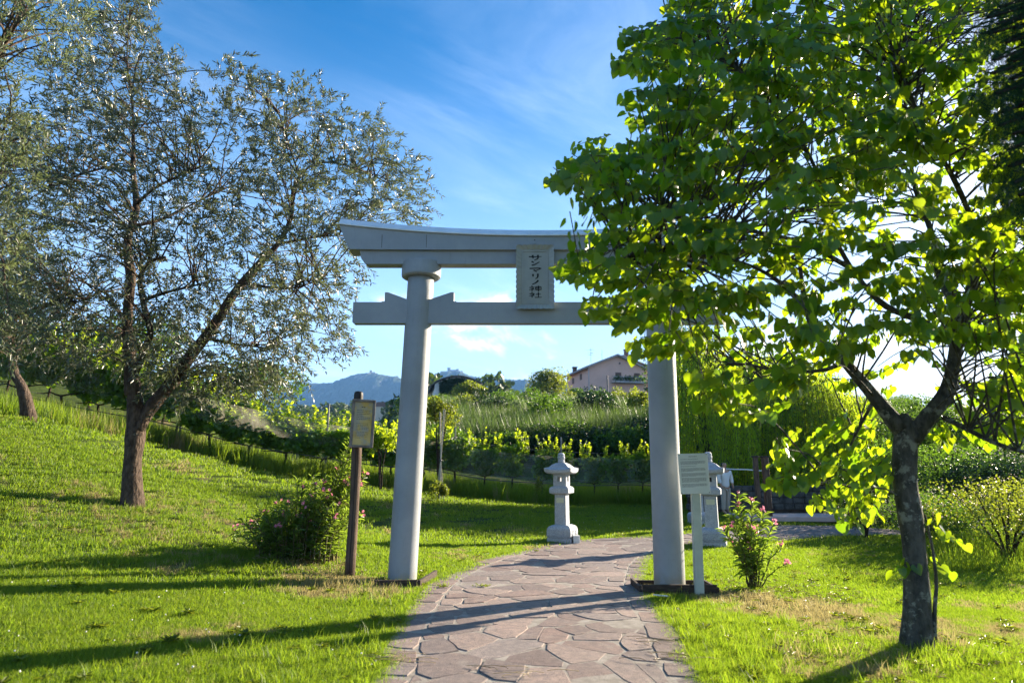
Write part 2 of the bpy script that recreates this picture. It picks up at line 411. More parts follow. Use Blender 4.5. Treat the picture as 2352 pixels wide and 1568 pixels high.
# ---- path of flagstones
m_mortar = noisy('path mortar', (.19, .165, .14), (.31, .28, .245), 7, .95, .6, 60, .01)
def f_stone(h):
    oi = h.n('ShaderNodeObjectInfo').outputs['Random']; pos = h.n('ShaderNodeNewGeometry').outputs['Position']
    cr = h.n('ShaderNodeValToRGB'); el = cr.color_ramp.elements
    el[0].position = 0; el[0].color = (.19, .140, .125, 1); el[1].position = 1; el[1].color = (.34, .285, .26, 1)
    for p, c in ((.25, (.27, .188, .160)), (.5, (.215, .172, .158)), (.62, (.36, .27, .23)), (.75, (.265, .205, .180)), (.88, (.19, .15, .14))): e = el.new(p); e.color = (*c, 1)
    h.set(cr.inputs[0], oi)
    n1 = h.noise(pos, 14, 6, .7); n2 = h.noise(pos, 140, 3, .6); n3 = h.noise(pos, 3.2, 4, .6)
    c = h.mix(h.ramp(n1, .3, .75), h.mix(1., cr.outputs[0], (.72, .72, .74), 'MULTIPLY'), h.mix(1., cr.outputs[0], (1.25, 1.2, 1.15), 'MULTIPLY'))
    c = h.mix(h.ramp(n3, .55, .72, 0, .45), c, (.34, .30, .26))
    c = h.mix(h.ramp(n2, .35, .6, .6, 0), c, (.07, .06, .056)); c = h.mix(h.ramp(h.noise(pos, 1.1, 4), .40, .60, .30, 0), c, (.15, .13, .12))
    hh = h.math('ADD', h.math('MULTIPLY', n1, .7), h.math('MULTIPLY', n2, .3))
    return h.bsdf(c, .82, h.bump(hh, .8, .014), .35)
m_stone = material('porphyry flagstone', f_stone)
Lf = [gp(*q)[:2] for q in ((862, 1560), (880, 1500), (905, 1445), (955, 1372), (1010, 1328), (1110, 1286), (1240, 1254), (1335, 1240))]
Rt = [gp(*q)[:2] for q in ((1618, 1560), (1580, 1500), (1548, 1440), (1490, 1366), (1487, 1325), (1494, 1292), (1530, 1266), (1600, 1250))]
Lf = [np.array([-1.42, 2.0])] + Lf + [np.array([4.6, 16.9]), np.array([7.6, 18.7]), np.array([11.0, 19.5])]
Rt = [np.array([1.42, 2.0])] + Rt + [np.array([5.9, 15.4]), np.array([8.2, 16.7]), np.array([11.2, 17.4])]
Lc = limb_curve(np.c_[np.array(Lf), np.zeros(len(Lf))], 90)[:, :2]; Rc = limb_curve(np.c_[np.array(Rt), np.zeros(len(Rt))], 90)[:, :2]
Cc = (Lc + Rc) / 2; sl_ = np.r_[0, np.cumsum(np.linalg.norm(np.diff(Cc, axis=0), axis=1))]; wd_ = np.linalg.norm(Rc - Lc, axis=1)
def path_xy(s, t):                                 # s metres along, t from 0 (left edge) to 1 (right)
    l = np.array([np.interp(s, sl_, Lc[:, 0]), np.interp(s, sl_, Lc[:, 1])]); r_ = np.array([np.interp(s, sl_, Rc[:, 0]), np.interp(s, sl_, Rc[:, 1])])
    return l * (1 - t) + r_ * t
PATHPOLY = np.vstack([Lc, Rc[::-1]])
def build_path():
    nt = 10; V = []; 
    for i in range(90):
        for j in range(nt + 1):
            p = Lc[i] * (1 - j / nt) + Rc[i] * (j / nt)
            V.append((p[0], p[1], float(gz(*p)) + .012))
    F = [[i * (nt + 1) + j, i * (nt + 1) + j + 1, (i + 1) * (nt + 1) + j + 1, (i + 1) * (nt + 1) + j] for i in range(89) for j in range(nt)]
    ps = mesh('path', V, F, m_mortar, smooth=True); ps['kind'] = 'structure'; ps['label'] = 'crazy paved path of pinkish grey flagstones curving through the gate'
    ln = sl_[-1]; wav = 2.9; bw = .115; cells = []
    # border stones
    for side in (0, 1):
        s = 0.0
        while s < ln - .2:
            l = random.uniform(.38, .75); a, b = (0.0, bw - .008) if side == 0 else (1 - bw + .008, 1.0)
            g = .012; k = random.uniform(-.03, .03)
            cells.append([(s + g, a + .004), (min(s + l, ln) - g, a + .004 + random.uniform(0, .012)), (min(s + l, ln) - g + k, b), (s + g + k, b)] if side == 0 else
                         [(s + g, a), (min(s + l, ln) - g, a), (min(s + l, ln) - g + k, b - random.uniform(0, .012)), (s + g + k, b)])
            s += l
    # inner irregular cells (Voronoi of jittered points, in path space, metres)
    pts = []; sp = .40; row = 0; y = -.3
    while y < ln + .4:
        x = bw * wav - .3 + (sp * .55 if row % 2 else 0)
        while x < (1 - bw) * wav + .4:
            if random.random() > .24: pts.append((x + random.gauss(0, .17), y + random.gauss(0, .12)))
            x += sp * random.uniform(.8, 2.1)
        y += sp * .74; row += 1
    pts = np.array(pts)
    x0, x1 = bw * wav, (1 - bw) * wav
    for i, p in enumerate(pts):
        poly = [(x0, 0), (x1, 0), (x1, ln), (x0, ln)]
        dd = np.hypot(*(pts - p).T); idx = np.argsort(dd)[1:16]; ok = True
        for j in idx:
            q = pts[j]; mx_, my_ = (p + q) / 2; nx, ny = q - p; l_ = math.hypot(nx, ny); nx /= l_; ny /= l_; off = .0035 + .006 * random.random()
            out = []
            for a in range(len(poly)):
                A_, B_ = poly[a], poly[(a + 1) % len(poly)]
                da = (A_[0] - mx_) * nx + (A_[1] - my_) * ny + off; db = (B_[0] - mx_) * nx + (B_[1] - my_) * ny + off
                if da <= 0: out.append(A_)
                if da * db < 0: t = da / (da - db); out.append((A_[0] + (B_[0] - A_[0]) * t, A_[1] + (B_[1] - A_[1]) * t))
            poly = out
            if len(poly) < 3: ok = False; break
        if ok: cells.append([(yy, xx / wav) for xx, yy in poly])
    st = []
    for c in cells:
        w_ = []
        for k in range(len(c)):                       # subdivide and roughen the outline
            a, b = c[k], c[(k + 1) % len(c)]; pa = path_xy(*a); pb = path_xy(*b); L_ = np.linalg.norm(pb - pa)
            if L_ < .03: continue
            m = max(1, int(L_ / .14)); nv = np.array([-(pb - pa)[1], (pb - pa)[0]]) / L_
            for q in range(m):
                t = q / m; t2 = .12 if q == 0 and L_ > .12 else t
                w_.append(pa + (pb - pa) * t2 - nv * (random.uniform(-.006, .010) if q else 0))
        if len(w_) < 3: continue
        w_ = np.array(w_); ar = abs(np.sum(w_[:, 0] * np.roll(w_[:, 1], -1) - w_[:, 1] * np.roll(w_[:, 0], -1))) / 2
        if ar < .006: continue
        cen = w_.mean(0); st.append((ar / (cen[1] ** 3 if cen[1] > 2 else 1e3) * (1 if cen[1] > 4.4 else .01), w_, cen))
    st.sort(key=lambda q: -q[0]); rest = Acc()
    for n_, (ar, w_, cen) in enumerate(st):
        a0 = np.sum(w_[:, 0] * np.roll(w_[:, 1], -1) - w_[:, 1] * np.roll(w_[:, 0], -1))
        if a0 < 0: w_ = w_[::-1]
        z = gz(w_[:, 0], w_[:, 1]); top = .015 + random.uniform(-.003, .007); tilt = rng.normal(0, .006, 2)
        zt = z + top + (w_ - cen) @ tilt; ins = cen + (w_ - cen) * (1 - .007 / (np.linalg.norm(w_ - cen, axis=1, keepdims=True) + .01))
        k = len(w_)
        V = np.vstack([np.c_[w_, z - .0], np.c_[w_, zt - .006], np.c_[ins, zt]])
        F = [[i, (i + 1) % k, (i + 1) % k + k, i + k] for i in range(k)] + [[i + k, (i + 1) % k + k, (i + 1) % k + 2 * k, i + 2 * k] for i in range(k)] + [list(range(2 * k, 3 * k))]
        if n_ < 300: mesh('stone', V, F, m_stone, ps, origin=(cen[0], cen[1], float(gz(*cen))))
        else: rest.add(V, F)
    if rest.n: o = rest.done('stones', m_stone, ps); o['kind'] = 'stuff'
build_path()
# ------------------------------------------------------------------ the gate
def f_paint(h):
    pos = h.n('ShaderNodeNewGeometry').outputs['Position']
    n1 = h.noise(pos, 1.3, 5, .65); n2 = h.noise(h.vmath('MULTIPLY', pos, (6, 6, .7)), 3.0, 5, .7)
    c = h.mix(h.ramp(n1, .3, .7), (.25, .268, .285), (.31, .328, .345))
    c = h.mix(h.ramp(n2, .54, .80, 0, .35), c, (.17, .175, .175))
    sp_ = h.n('ShaderNodeSeparateXYZ'); h.set(sp_.inputs[0], pos)
    sc = h.ramp(h.noise(pos, 7, 3, .7), .66, .69)
    c = h.mix(h.math('MULTIPLY', sc, h.ramp(sp_.outputs[2], .1, .7, .75, 0)), c, (.28, .27, .28))
    c = h.mix(h.math('MULTIPLY', h.ramp(h.noise(pos, 5, 4), .4, .6), h.ramp(sp_.outputs[2], .0, .22, .7, 0)), c, (.26, .23, .16))
    return h.bsdf(c, .55, h.bump(h.noise(pos, 150, 3, .6), .5, .004), .45)
m_paint = material('white gate paint', f_paint)
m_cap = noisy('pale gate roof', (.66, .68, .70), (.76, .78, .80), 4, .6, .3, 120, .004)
m_joint = noisy('light joint filler', (.74, .74, .72), (.8, .8, .78), 9, .8, 0)
m_dkwood = noisy('dark weathered timber', (.035, .024, .018), (.085, .058, .042), 8, .85, .7, 60, .01, vec=(1, 1, 5))
m_ink = noisy('black lettering', (.012, .012, .014), (.02, .02, .022), 9, .5, 0)
YT = 9.95
lb = at(924, 1321, YT); lt = at(967, 640, YT); rb = at(1538, 1340, YT - .1); rt = at(1512, 640, YT - .1)
lb[2] = float(gz(lb[0], lb[1])); rb[2] = float(gz(rb[0], rb[1]))
YC = YT - .05
gate = thing('torii_gate', ((lb[0] + rb[0]) / 2, YC, 0), 'large white shinto gate with two round leaning columns straddling the stone path', 'gate')
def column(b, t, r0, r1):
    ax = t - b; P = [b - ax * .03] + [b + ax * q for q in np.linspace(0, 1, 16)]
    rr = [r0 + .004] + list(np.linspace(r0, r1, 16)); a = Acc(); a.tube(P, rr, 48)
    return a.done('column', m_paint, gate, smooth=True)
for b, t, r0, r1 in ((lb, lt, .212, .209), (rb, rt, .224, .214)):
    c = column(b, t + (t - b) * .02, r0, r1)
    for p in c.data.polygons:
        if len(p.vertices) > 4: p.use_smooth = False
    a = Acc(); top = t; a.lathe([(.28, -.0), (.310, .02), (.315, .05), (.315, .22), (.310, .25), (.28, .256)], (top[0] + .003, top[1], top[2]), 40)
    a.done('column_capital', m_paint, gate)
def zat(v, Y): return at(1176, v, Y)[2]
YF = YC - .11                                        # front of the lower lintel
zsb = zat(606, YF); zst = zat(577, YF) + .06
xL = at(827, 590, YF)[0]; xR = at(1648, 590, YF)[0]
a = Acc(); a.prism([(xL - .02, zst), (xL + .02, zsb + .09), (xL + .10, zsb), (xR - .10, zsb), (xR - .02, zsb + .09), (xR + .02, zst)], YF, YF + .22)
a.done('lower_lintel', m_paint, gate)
# kasagi: curved top rising to the ends, slanted cut ends
YK = YC - .17; DK = .35
zkb = zat(573, YK)
xm = (xL + xR) / 2; hw = (xR - xL) / 2 + .12
hkc = zat(543, YK) - zkb; hkl = zat(520, YK) - zkb
def ktop(x): q = abs((x - xm) / hw); return zkb + hkc + (hkl - hkc) * q ** 2.0
def kbot(x): q = abs((x - xm) / hw); return zkb + .035 * max(0, q - .55) ** 2
xt = np.linspace(-1, 1, 41)
V = []; F = []
tl = at(779, 518, YK)[0]; bl = at(800, 573, YK)[0]; tr = 2 * xm - tl; br = 2 * xm - bl
for i, q in enumerate(xt):
    xa = xm + q * (xm - tl); xb = xm + q * (xm - bl)
    for (y, z, xx) in ((YK, kbot(xb), xb), (YK, ktop(xa), xa), (YK + DK, ktop(xa), xa), (YK + DK, kbot(xb), xb)): V.append((xx, y, z))
for i in range(40):
    b0 = i * 4; b1 = b0 + 4
    for j in range(4): F.append([b0 + j, b1 + j, b1 + (j + 1) % 4, b0 + (j + 1) % 4])
F += [[3, 2, 1, 0], [160, 161, 162, 163]]
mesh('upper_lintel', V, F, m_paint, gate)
segs = [779, 878, 980, 1097, 1215, 1335, 1455, 1565, 1680]
segx = [at(u, 520, YK)[0] for u in segs[:1]] + [at(u, 535, YK)[0] for u in segs[1:-1]] + [tr]
def roofpt(x, k):                                    # profile of the cap at x, k = 0..5
    zt = ktop(x) + .003; q = (x - xm) / (xm - tl)
    return [(x - .00, YK - .035, zt), (x - .012 * q, YK - .035, zt + .018), (x, YK + .12, zt + .150), (x, YK + DK - .12, zt + .150), (x, YK + DK + .035, zt + .018), (x, YK + DK + .035, zt)][k]
for i in range(len(segx) - 1):
    a_, b_ = segx[i] + .006, segx[i + 1] - .006
    if i == 0: a_ -= .02
    xs = np.linspace(a_, b_, 6); V = [roofpt(x, k) for x in xs for k in range(6)]
    F = [[n_ * 6 + k, n_ * 6 + (k + 1) % 6, (n_ + 1) * 6 + (k + 1) % 6, (n_ + 1) * 6 + k][::-1] for n_ in range(5) for k in range(6)] + [list(range(6))[::-1][::-1], list(range(30, 36))[::-1]]
    mesh('roof_section', V, F, m_cap, gate)
for x in segx[1:-1]:
    V = [roofpt(x + s * .0058, k) for s in (-1, 1) for k in range(6)]; V = [(a_, b_, c_ + (.004 if 0 < k % 6 < 5 else 0)) for k, (a_, b_, c_) in enumerate(V)]
    mesh('roof_joint', V, [[k, (k + 1) % 6, (k + 1) % 6 + 6, k + 6] for k in range(6)] + [list(range(6)), list(range(6, 12))], m_joint, gate)
# shallow seams on the lintel face below the roof joints
for x in (segx[1], segx[2]):
    Acc().box((x, YK - .0012, zkb + .14), (.006, .003, .22)).done('seam', m_dkwood, gate)
# tie beam
YN = YC - .07
znb = zat(742, YN); znt = zat(693.5, YN); nl = at(810, 720, YN)[0]; nr_ = 2 * xm - nl
def colx(b, t, z): return b[0] + (t[0] - b[0]) * (z - b[2]) / (t[2] - b[2])
a = Acc(); a.prism([(nl, znt), (nl, znb + .02), (nl + .02, znb), (nr_ - .02, znb), (nr_, znb + .02), (nr_, znt)], YN, YN + .15)
a.done('tie_beam', m_paint, gate)
for b, t in ((lb, lt), (rb, rt)):
    zc_ = znt; cx = colx(b, t, zc_)
    for s in (-1, 1):
        x0_ = cx + s * .18; x1_ = cx + s * (.54 if s < 0 else .56)
        a = Acc(); a.prism([(x0_, zc_ + .012), (x0_, zc_ + .05), (x1_ - s * .05, zc_ + .165), (x1_, zc_ + .165), (x1_, zc_ + .012)], YN + .015, YN + .135)
        a.box(((x0_ + x1_) / 2 + s * .02, YN + .075, zc_ + .007), (abs(x1_ - x0_) + .05, .135, .012)); a.done('wedge', m_paint, gate)
# name tablet: hangs in front of both beams, leaning forward at the top
def tablet():
    c = at(1229, 636, YN - .12); H = 1.02; Wd = .605; tilt = R(7)
    g = thing('name_tablet', (c[0], c[1], c[2] - H / 2), 'scalloped white name tablet with black vertical lettering hung on the gate beams', 'name plate')
    rot = Matrix.Rotation(tilt, 3, 'X')
    def Tm(x, z, y=0.0): p = rot @ Vector((x, y, z)); return (c[0] + p.x, c[1] + p.y, c[2] + p.z)
    # scalloped frame: outer outline wavy, splayed forward; inner opening
    outer = []; inner = []; n = 0
    def side(p, q, m, nx, nz):
        for i in range(m * 6):
            t = i / (m * 6); w_ = .011 * abs(math.sin(math.pi * t * m))
            outer.append((p[0] + (q[0] - p[0]) * t + nx * (w_ - .008), p[1] + (q[1] - p[1]) * t + nz * (w_ - .008)))
    ow, oh = Wd / 2, H / 2
    side((-ow, -oh), (ow, -oh), 7, 0, -1); side((ow, -oh), (ow * .99, oh), 13, 1, 0); side((ow * .99, oh), (-ow * .99, oh), 7, 0, 1); side((-ow * .99, oh), (-ow, -oh), 13, -1, 0)
    iw, ih = Wd / 2 - .088, H / 2 - .078
    for (x, z) in outer: inner.append((max(-iw, min(iw, x * iw / (ow - .0))), max(-ih, min(ih, z * ih / oh))))
    k = len(outer); V = [Tm(x, z, -.035) for x, z in outer] + [Tm(x, z, .012) for x, z in inner] + [Tm(x, z, -.012) for x, z in outer] + [Tm(x * .98, z * .98, .05) for x, z in inner]
    F = [[i, (i + 1) % k, (i + 1) % k + k, i + k] for i in range(k)] + [[i, i + 2 * k, (i + 1) % k + 2 * k, (i + 1) % k] for i in range(k)] + [[i + 2 * k, i + 3 * k, (i + 1) % k + 3 * k, (i + 1) % k + 2 * k] for i in range(k)]
    mesh('frame', V, F, m_tab, g)
    def bx(name, x, z, sx, sz, y0, y1, mat, par=g):
        V = [Tm(x + a * sx / 2, z + b * sz / 2, yy) for yy in (y0, y1) for a, b in ((-1, -1), (1, -1), (1, 1), (-1, 1))]
        return (V, [[0, 1, 2, 3], [7, 6, 5, 4], [0, 4, 5, 1], [1, 5, 6, 2], [2, 6, 7, 3], [3, 7, 4, 0]])
    V, F = bx('board', 0, 0, 2 * iw - .004, 2 * ih - .004, .016, .046, m_tab); mesh('board', V, F, m_tab, g)
    a = Acc(); bw_ = .026
    for (x, z, sx, sz) in ((0, ih - bw_ / 2, 2 * iw - .006, bw_), (0, -ih + bw_ / 2, 2 * iw - .006, bw_), (-iw + bw_ / 2 + .003, 0, bw_, 2 * ih - 2 * bw_), (iw - bw_ / 2 - .003, 0, bw_, 2 * ih - 2 * bw_)):
        a.add(*bx('', x, z, sx, sz, .003, .0158, m_tab))
    a.done('inner_border', m_tab, g)
    # lettering
    G = {'sa': (225, 95, [[(0, .66), (.5, .64), (1, .70)], [(.30, .98), (.31, .55), (.36, .36)], [(.70, 1), (.72, .55), (.66, .25), (.42, 0)]]),
         'n': (150, 75, [[(.05, .95), (.2, .85), (.34, .68)], [(.08, .05), (.45, .25), (1, .85)]]),
         'ma': (200, 75, [[(0, .82), (.5, .90), (1, .92), (.85, .65), (.58, .38)], [(.35, .48), (.5, .28), (.62, .02)]]),
         'ri': (105, 90, [[(.1, .92), (.12, .60), (.14, .40)], [(.92, 1), (.93, .5), (.80, .18), (.5, .0)]]),
         'no': (115, 75, [[(.98, 1), (.6, .45), (0, 0)]]),
         'kami': (215, 100, [[(.18, 1), (.28, .88)], [(.02, .72), (.42, .78), (.28, .52), (.0, .28)], [(.23, .55), (.23, .0)], [(.30, .50), (.42, .36)], [(.53, .85), (.53, .30)], [(.53, .84), (.98, .84), (.98, .32)], [(.53, .58), (.96, .58)], [(.53, .32), (.97, .32)], [(.76, 1.02), (.75, -.02)]]),
         'yashiro': (215, 95, [[(.18, 1), (.28, .88)], [(.02, .72), (.42, .78), (.28, .52), (.0, .28)], [(.23, .55), (.23, .0)], [(.30, .50), (.42, .36)], [(.54, .62), (.96, .66)], [(.75, .98), (.75, .10)], [(.46, .06), (1.03, .10)]])}
    ys = [('sa', 502), ('n', 607), ('ma', 722), ('ri', 835), ('no', 947), ('kami', 1060), ('yashiro', 1172)]
    s_ = 1.03 * H / 1175
    for key, yc in ys:
        wch, hch, strokes = G[key]; a = Acc(); thin = .0085 if key in ('kami', 'yashiro') else .0115
        for si, stt in enumerate(strokes):
            P = [((x - .5) * wch * s_ + .004, (852 - yc) * s_ + (z - .5) * hch * s_) for x, z in stt]
            C_ = limb_curve(np.array([(p[0], p[1], 0) for p in P]), 8)[:, :2] if len(P) > 2 and key not in ('kami',) else np.array(P)
            if len(C_) == 2: C_ = np.linspace(C_[0], C_[1], 4)
            T_ = nrm(np.gradient(C_, axis=0)); Nv = np.c_[-T_[:, 1], T_[:, 0]]; m = len(C_)
            wv = thin * (1.15 - .55 * np.linspace(0, 1, m) ** 1.5) * (.75 + .5 * np.abs(T_[:, 1]))
            L_ = C_ + Nv * wv[:, None] * .9; R_ = C_ - Nv * wv[:, None] * .9; yo = .0125 - si * .0004
            V = [Tm(p[0], p[1], yo) for p in L_] + [Tm(p[0], p[1], yo) for p in R_] + [Tm(p[0], p[1], .0158) for p in L_] + [Tm(p[0], p[1], .0158) for p in R_]
            F = [[i, i + 1, i + 1 + m, i + m] for i in range(m - 1)] + [[i, i + 2 * m, i + 1 + 2 * m, i + 1] for i in range(m - 1)] + [[i + m, i + 1 + m, i + 1 + 3 * m, i + 3 * m] for i in range(m - 1)] + [[0, m, 3 * m, 2 * m], [m - 1, 3 * m - 1, 4 * m - 1, 2 * m - 1]]
            a.add(V, F)
        a.done('character', m_ink, g)
    a = Acc(); cx_, cy_, cz_ = at(1228, 553, YK - .004); a.box((cx_ - .01, YK - .004, cz_), (.10, .006, .10)); a.done('bracket', m_paint, g)
    Acc().box((cx_ + .0, YK - .009, cz_ + .01), (.016, .006, .016)).done('bolt', m_ink, g)
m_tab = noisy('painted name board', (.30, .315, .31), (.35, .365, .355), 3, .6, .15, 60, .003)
tablet()

# dark timber edging round the foot of each column
def board(a, b, h, t, par, z0=None, mat=None):
    a = np.array(a[:2]); b = np.array(b[:2]); d_ = b - a; L_ = np.linalg.norm(d_); c = (a + b) / 2
    z = min(float(gz(*a)), float(gz(*b))) - .04 if z0 is None else z0
    rot = Matrix.Rotation(math.atan2(d_[1], d_[0]), 3, 'Z')
    return Acc().box((c[0], c[1], z + h / 2), (L_, t, h), rot, .004).done('board', mat or m_dkwood, par)
p1 = gp(880, 1348); p2 = gp(958, 1350); p3 = gp(1001, 1326)
e = thing('timber_edging', onto(-1.5, 8.95), 'dark timber edging corner at the foot of the left gate column', 'edging')
board((p1[0] - .12, p1[1]), p2, .15, .04, e); board(p2 + np.array([.022, .02, 0]), p3, .15, .04, e)
q1 = gp(1476, 1363); q2 = gp(1640, 1361)
e = thing('timber_edging', onto(2.1, 8.85), 'dark timber box edging round the foot of the right gate column', 'edging')
board(q1, (q2[0], q1[1]), .17, .045, e); board((q1[0], q1[1] + .73), (q2[0], q1[1] + .73), .13, .04, e)
board((q1[0] - .022, q1[1] + .02), (q1[0] - .022, q1[1] + .71), .15, .04, e); board((q2[0] + .022, q1[1] + .02), (q2[0] + .022, q1[1] + .71), .14, .04, e)
Acc().box((1.98, 8.98, float(gz(2, 9)) + .06), (.22, .08, .012), Matrix.Rotation(.5, 3, 'Z') @ Matrix.Rotation(.15, 3, 'Y'), .003).done('metal_offcut', m_cap, e)

# ------------------------------------------------------------------ wooden notice post, left
m_post = noisy('brown post timber', (.055, .034, .024), (.15, .10, .07), 5, .85, .8, 40, .012, vec=(3, 3, .5))
m_blackcap = noisy('black post cap', (.010, .010, .012), (.02, .02, .022), 5, .5, .1)
def f_notice(h):
    pos = h.n('ShaderNodeNewGeometry').outputs['Position']
    c = h.mix(h.ramp(h.noise(pos, 5, 5, .6), .35, .65), (.52, .35, .09), (.62, .45, .15))
    c = h.mix(h.ramp(h.noise(pos, 3.1, 3, .6), .50, .60, 0, .75), c, (.34, .34, .30))
    return h.bsdf(c, .25, None, .5)
m_notice = material('yellowed notice sheet', f_notice)
m_print = noisy('faded printing', (.05, .04, .03), (.09, .075, .05), 9, .7, 0)
m_grey = noisy('silvered frame wood', (.13, .11, .095), (.28, .24, .21), 7, .8, .6, 60, .006, vec=(1, 1, 1))
def textlines(acc, rows, x0, x1, z, dz, hgt, put_, short=()):
    for i in range(rows):
        x = x0; xe = x1 - (random.uniform(.3, .6) * (x1 - x0) if i in short else random.uniform(0, .06) * (x1 - x0))
        while x < xe:
            l = random.uniform(.010, .034); l = min(l, xe - x)
            if l > .006: put_(acc, x + l / 2, z - i * dz, l, hgt)
            x += l + .007
def wood_notice():
    Y = gp(803, 1322)[1]; b = at(803, 1322, Y); t = at(823, 922, Y); b[2] = float(gz(b[0], b[1])) - .05
    g = thing('notice_post', onto(b[0], b[1]), 'leaning round brown post with a framed yellowed notice beside the oleander', 'sign post')
    n = 12; P = limb_curve([b, b + (t - b) * .5 + np.array([.018, 0, 0]), t], n); Acc().tube(P, (.074 + .004 * np.sin(np.arange(n) * 1.1)), 14).done('post', m_post, g, smooth=True)
    # a long drying crack
    C_ = P[:9] + np.array([.004, -.076, 0]); Acc().tube(C_, .006, 4).done('crack', m_blackcap, g)
    Acc().lathe([(.0, 0.16), (.05, .158), (.068, .14), (.072, .10), (.072, -.02)][::-1], t, 16).done('post_cap', m_blackcap, g)
    fr = at(833, 972, Y - .13); rz = Matrix.Rotation(R(24), 3, 'Z') @ Matrix.Rotation(R(1.5), 3, 'Y'); Wd, H = .355, .735; th = .038
    def T(x, y, z): q = rz @ Vector((x, y, z)); return (fr[0] + q.x, fr[1] + q.y, fr[2] + q.z)
    f = bpy.data.objects.new('display_case', None); COL.objects.link(f); f.parent = g; f.location = Vector(T(0, 0, 0)) - g.location
    def part(name, x, z, sx, sz, y, sy, mat, kids=True):
        a = Acc().box((x, y, z), (sx, sy, sz), None, .003); V, F = a.arr(); V = [tuple(rz @ Vector(v)) for v in V]
        return mesh(name, V, F, mat, f, world=False)
    part('frame_rail', 0, H / 2 - th / 2, Wd, th, 0, .05, m_grey); part('frame_rail', 0, -H / 2 + th / 2, Wd, th, 0, .05, m_grey)
    part('frame_stile', -Wd / 2 + th / 2, 0, th, H - 2 * th, 0, .048, m_grey); part('frame_stile', Wd / 2 - th / 2, 0, th, H - 2 * th, 0, .048, m_grey)
    part('back_board', 0, 0, Wd - .01, H - .01, .045, .03, m_post)
    part('notice', 0, 0, Wd - 2 * th + .006, H - 2 * th + .006, .012, .004, m_notice)
    a = Acc(); pp = lambda ac, x, z, l, hh: ac.box((x, .0092, z), (l, .0012, hh))
    textlines(a, 1, -.03, .03, .25, .02, .012, pp); textlines(a, 6, -.10, .11, .20, .027, .007, pp, (3,)); textlines(a, 11, -.10, .10, 0.0, .022, .005, pp, (5, 10))
    V, F = a.arr(); V = [tuple(rz @ Vector(v)) for v in V]; mesh('printing', V, F, m_print, f, world=False)['kind'] = 'stuff'
wood_notice()

# ------------------------------------------------------------------ white notice, right
m_wpost = noisy('pale green grey paint', (.40, .43, .37), (.50, .53, .46), 4, .7, .3, 60, .004)
m_panel = noisy('white notice panel', (.56, .58, .54), (.64, .66, .61), 3, .45, .05)
m_txt = noisy('grey print', (.04, .045, .05), (.07, .075, .08), 9, .6, 0)
def white_notice():
    Y = gp(1606, 1366)[1]; b = at(1606, 1366, Y); t = at(1597, 1120, Y); b[2] = float(gz(b[0], b[1])) - .06
    g = thing('notice_board', onto(b[0], b[1]), 'pale notice board with rows of small print on a square post by the right column', 'sign')
    ax = (t - b); L_ = np.linalg.norm(ax); rot = Vector(ax).to_track_quat('Z', 'Y').to_matrix(); rot = Matrix.Rotation(math.atan2(ax[0], ax[2]), 3, 'Y')
    a = Acc(); a.box((0, 0, L_ / 2 + .15), (.125, .09, L_ + .3), None, .006); V, F = a.arr(); V = [tuple(rot @ Vector(v) + Vector(b)) for v in V]; mesh('post', V, F, m_wpost, g)
    c = at(1594, 1087, Y - .06); r2 = Matrix.Rotation(R(-4), 3, 'Z') @ Matrix.Rotation(R(-1.6), 3, 'Y')
    def add(name, a, mat): V, F = a.arr(); V = [tuple(r2 @ Vector(v) + Vector(c)) for v in V]; return mesh(name, V, F, mat, g)
    W_, H_ = .42, .570
    add('panel', Acc().box((0, 0, 0), (W_, .012, H_), None, .002), m_panel)
    a = Acc(); pp = lambda ac, x, z, l, hh: ac.box((x, -.0068, z), (l, .001, hh))
    textlines(a, 1, -.06, .06, .242, .02, .007, pp)
    z = .205
    for rows in (1, 4, 1, 4, 4, 5, 4):
        textlines(a, rows, -.178, .178, z, .0125, .0048, pp, (rows - 1,)); z -= rows * .0125 + .019
    add('printing', a, m_txt)['kind'] = 'stuff'
    for sx in (-1, 1):
        for sz in (-1, 1): add('screw', Acc().box((sx * (W_ / 2 - .016), -.008, sz * (H_ / 2 - .016)), (.012, .006, .012), None, .002), m_txt)
white_notice()

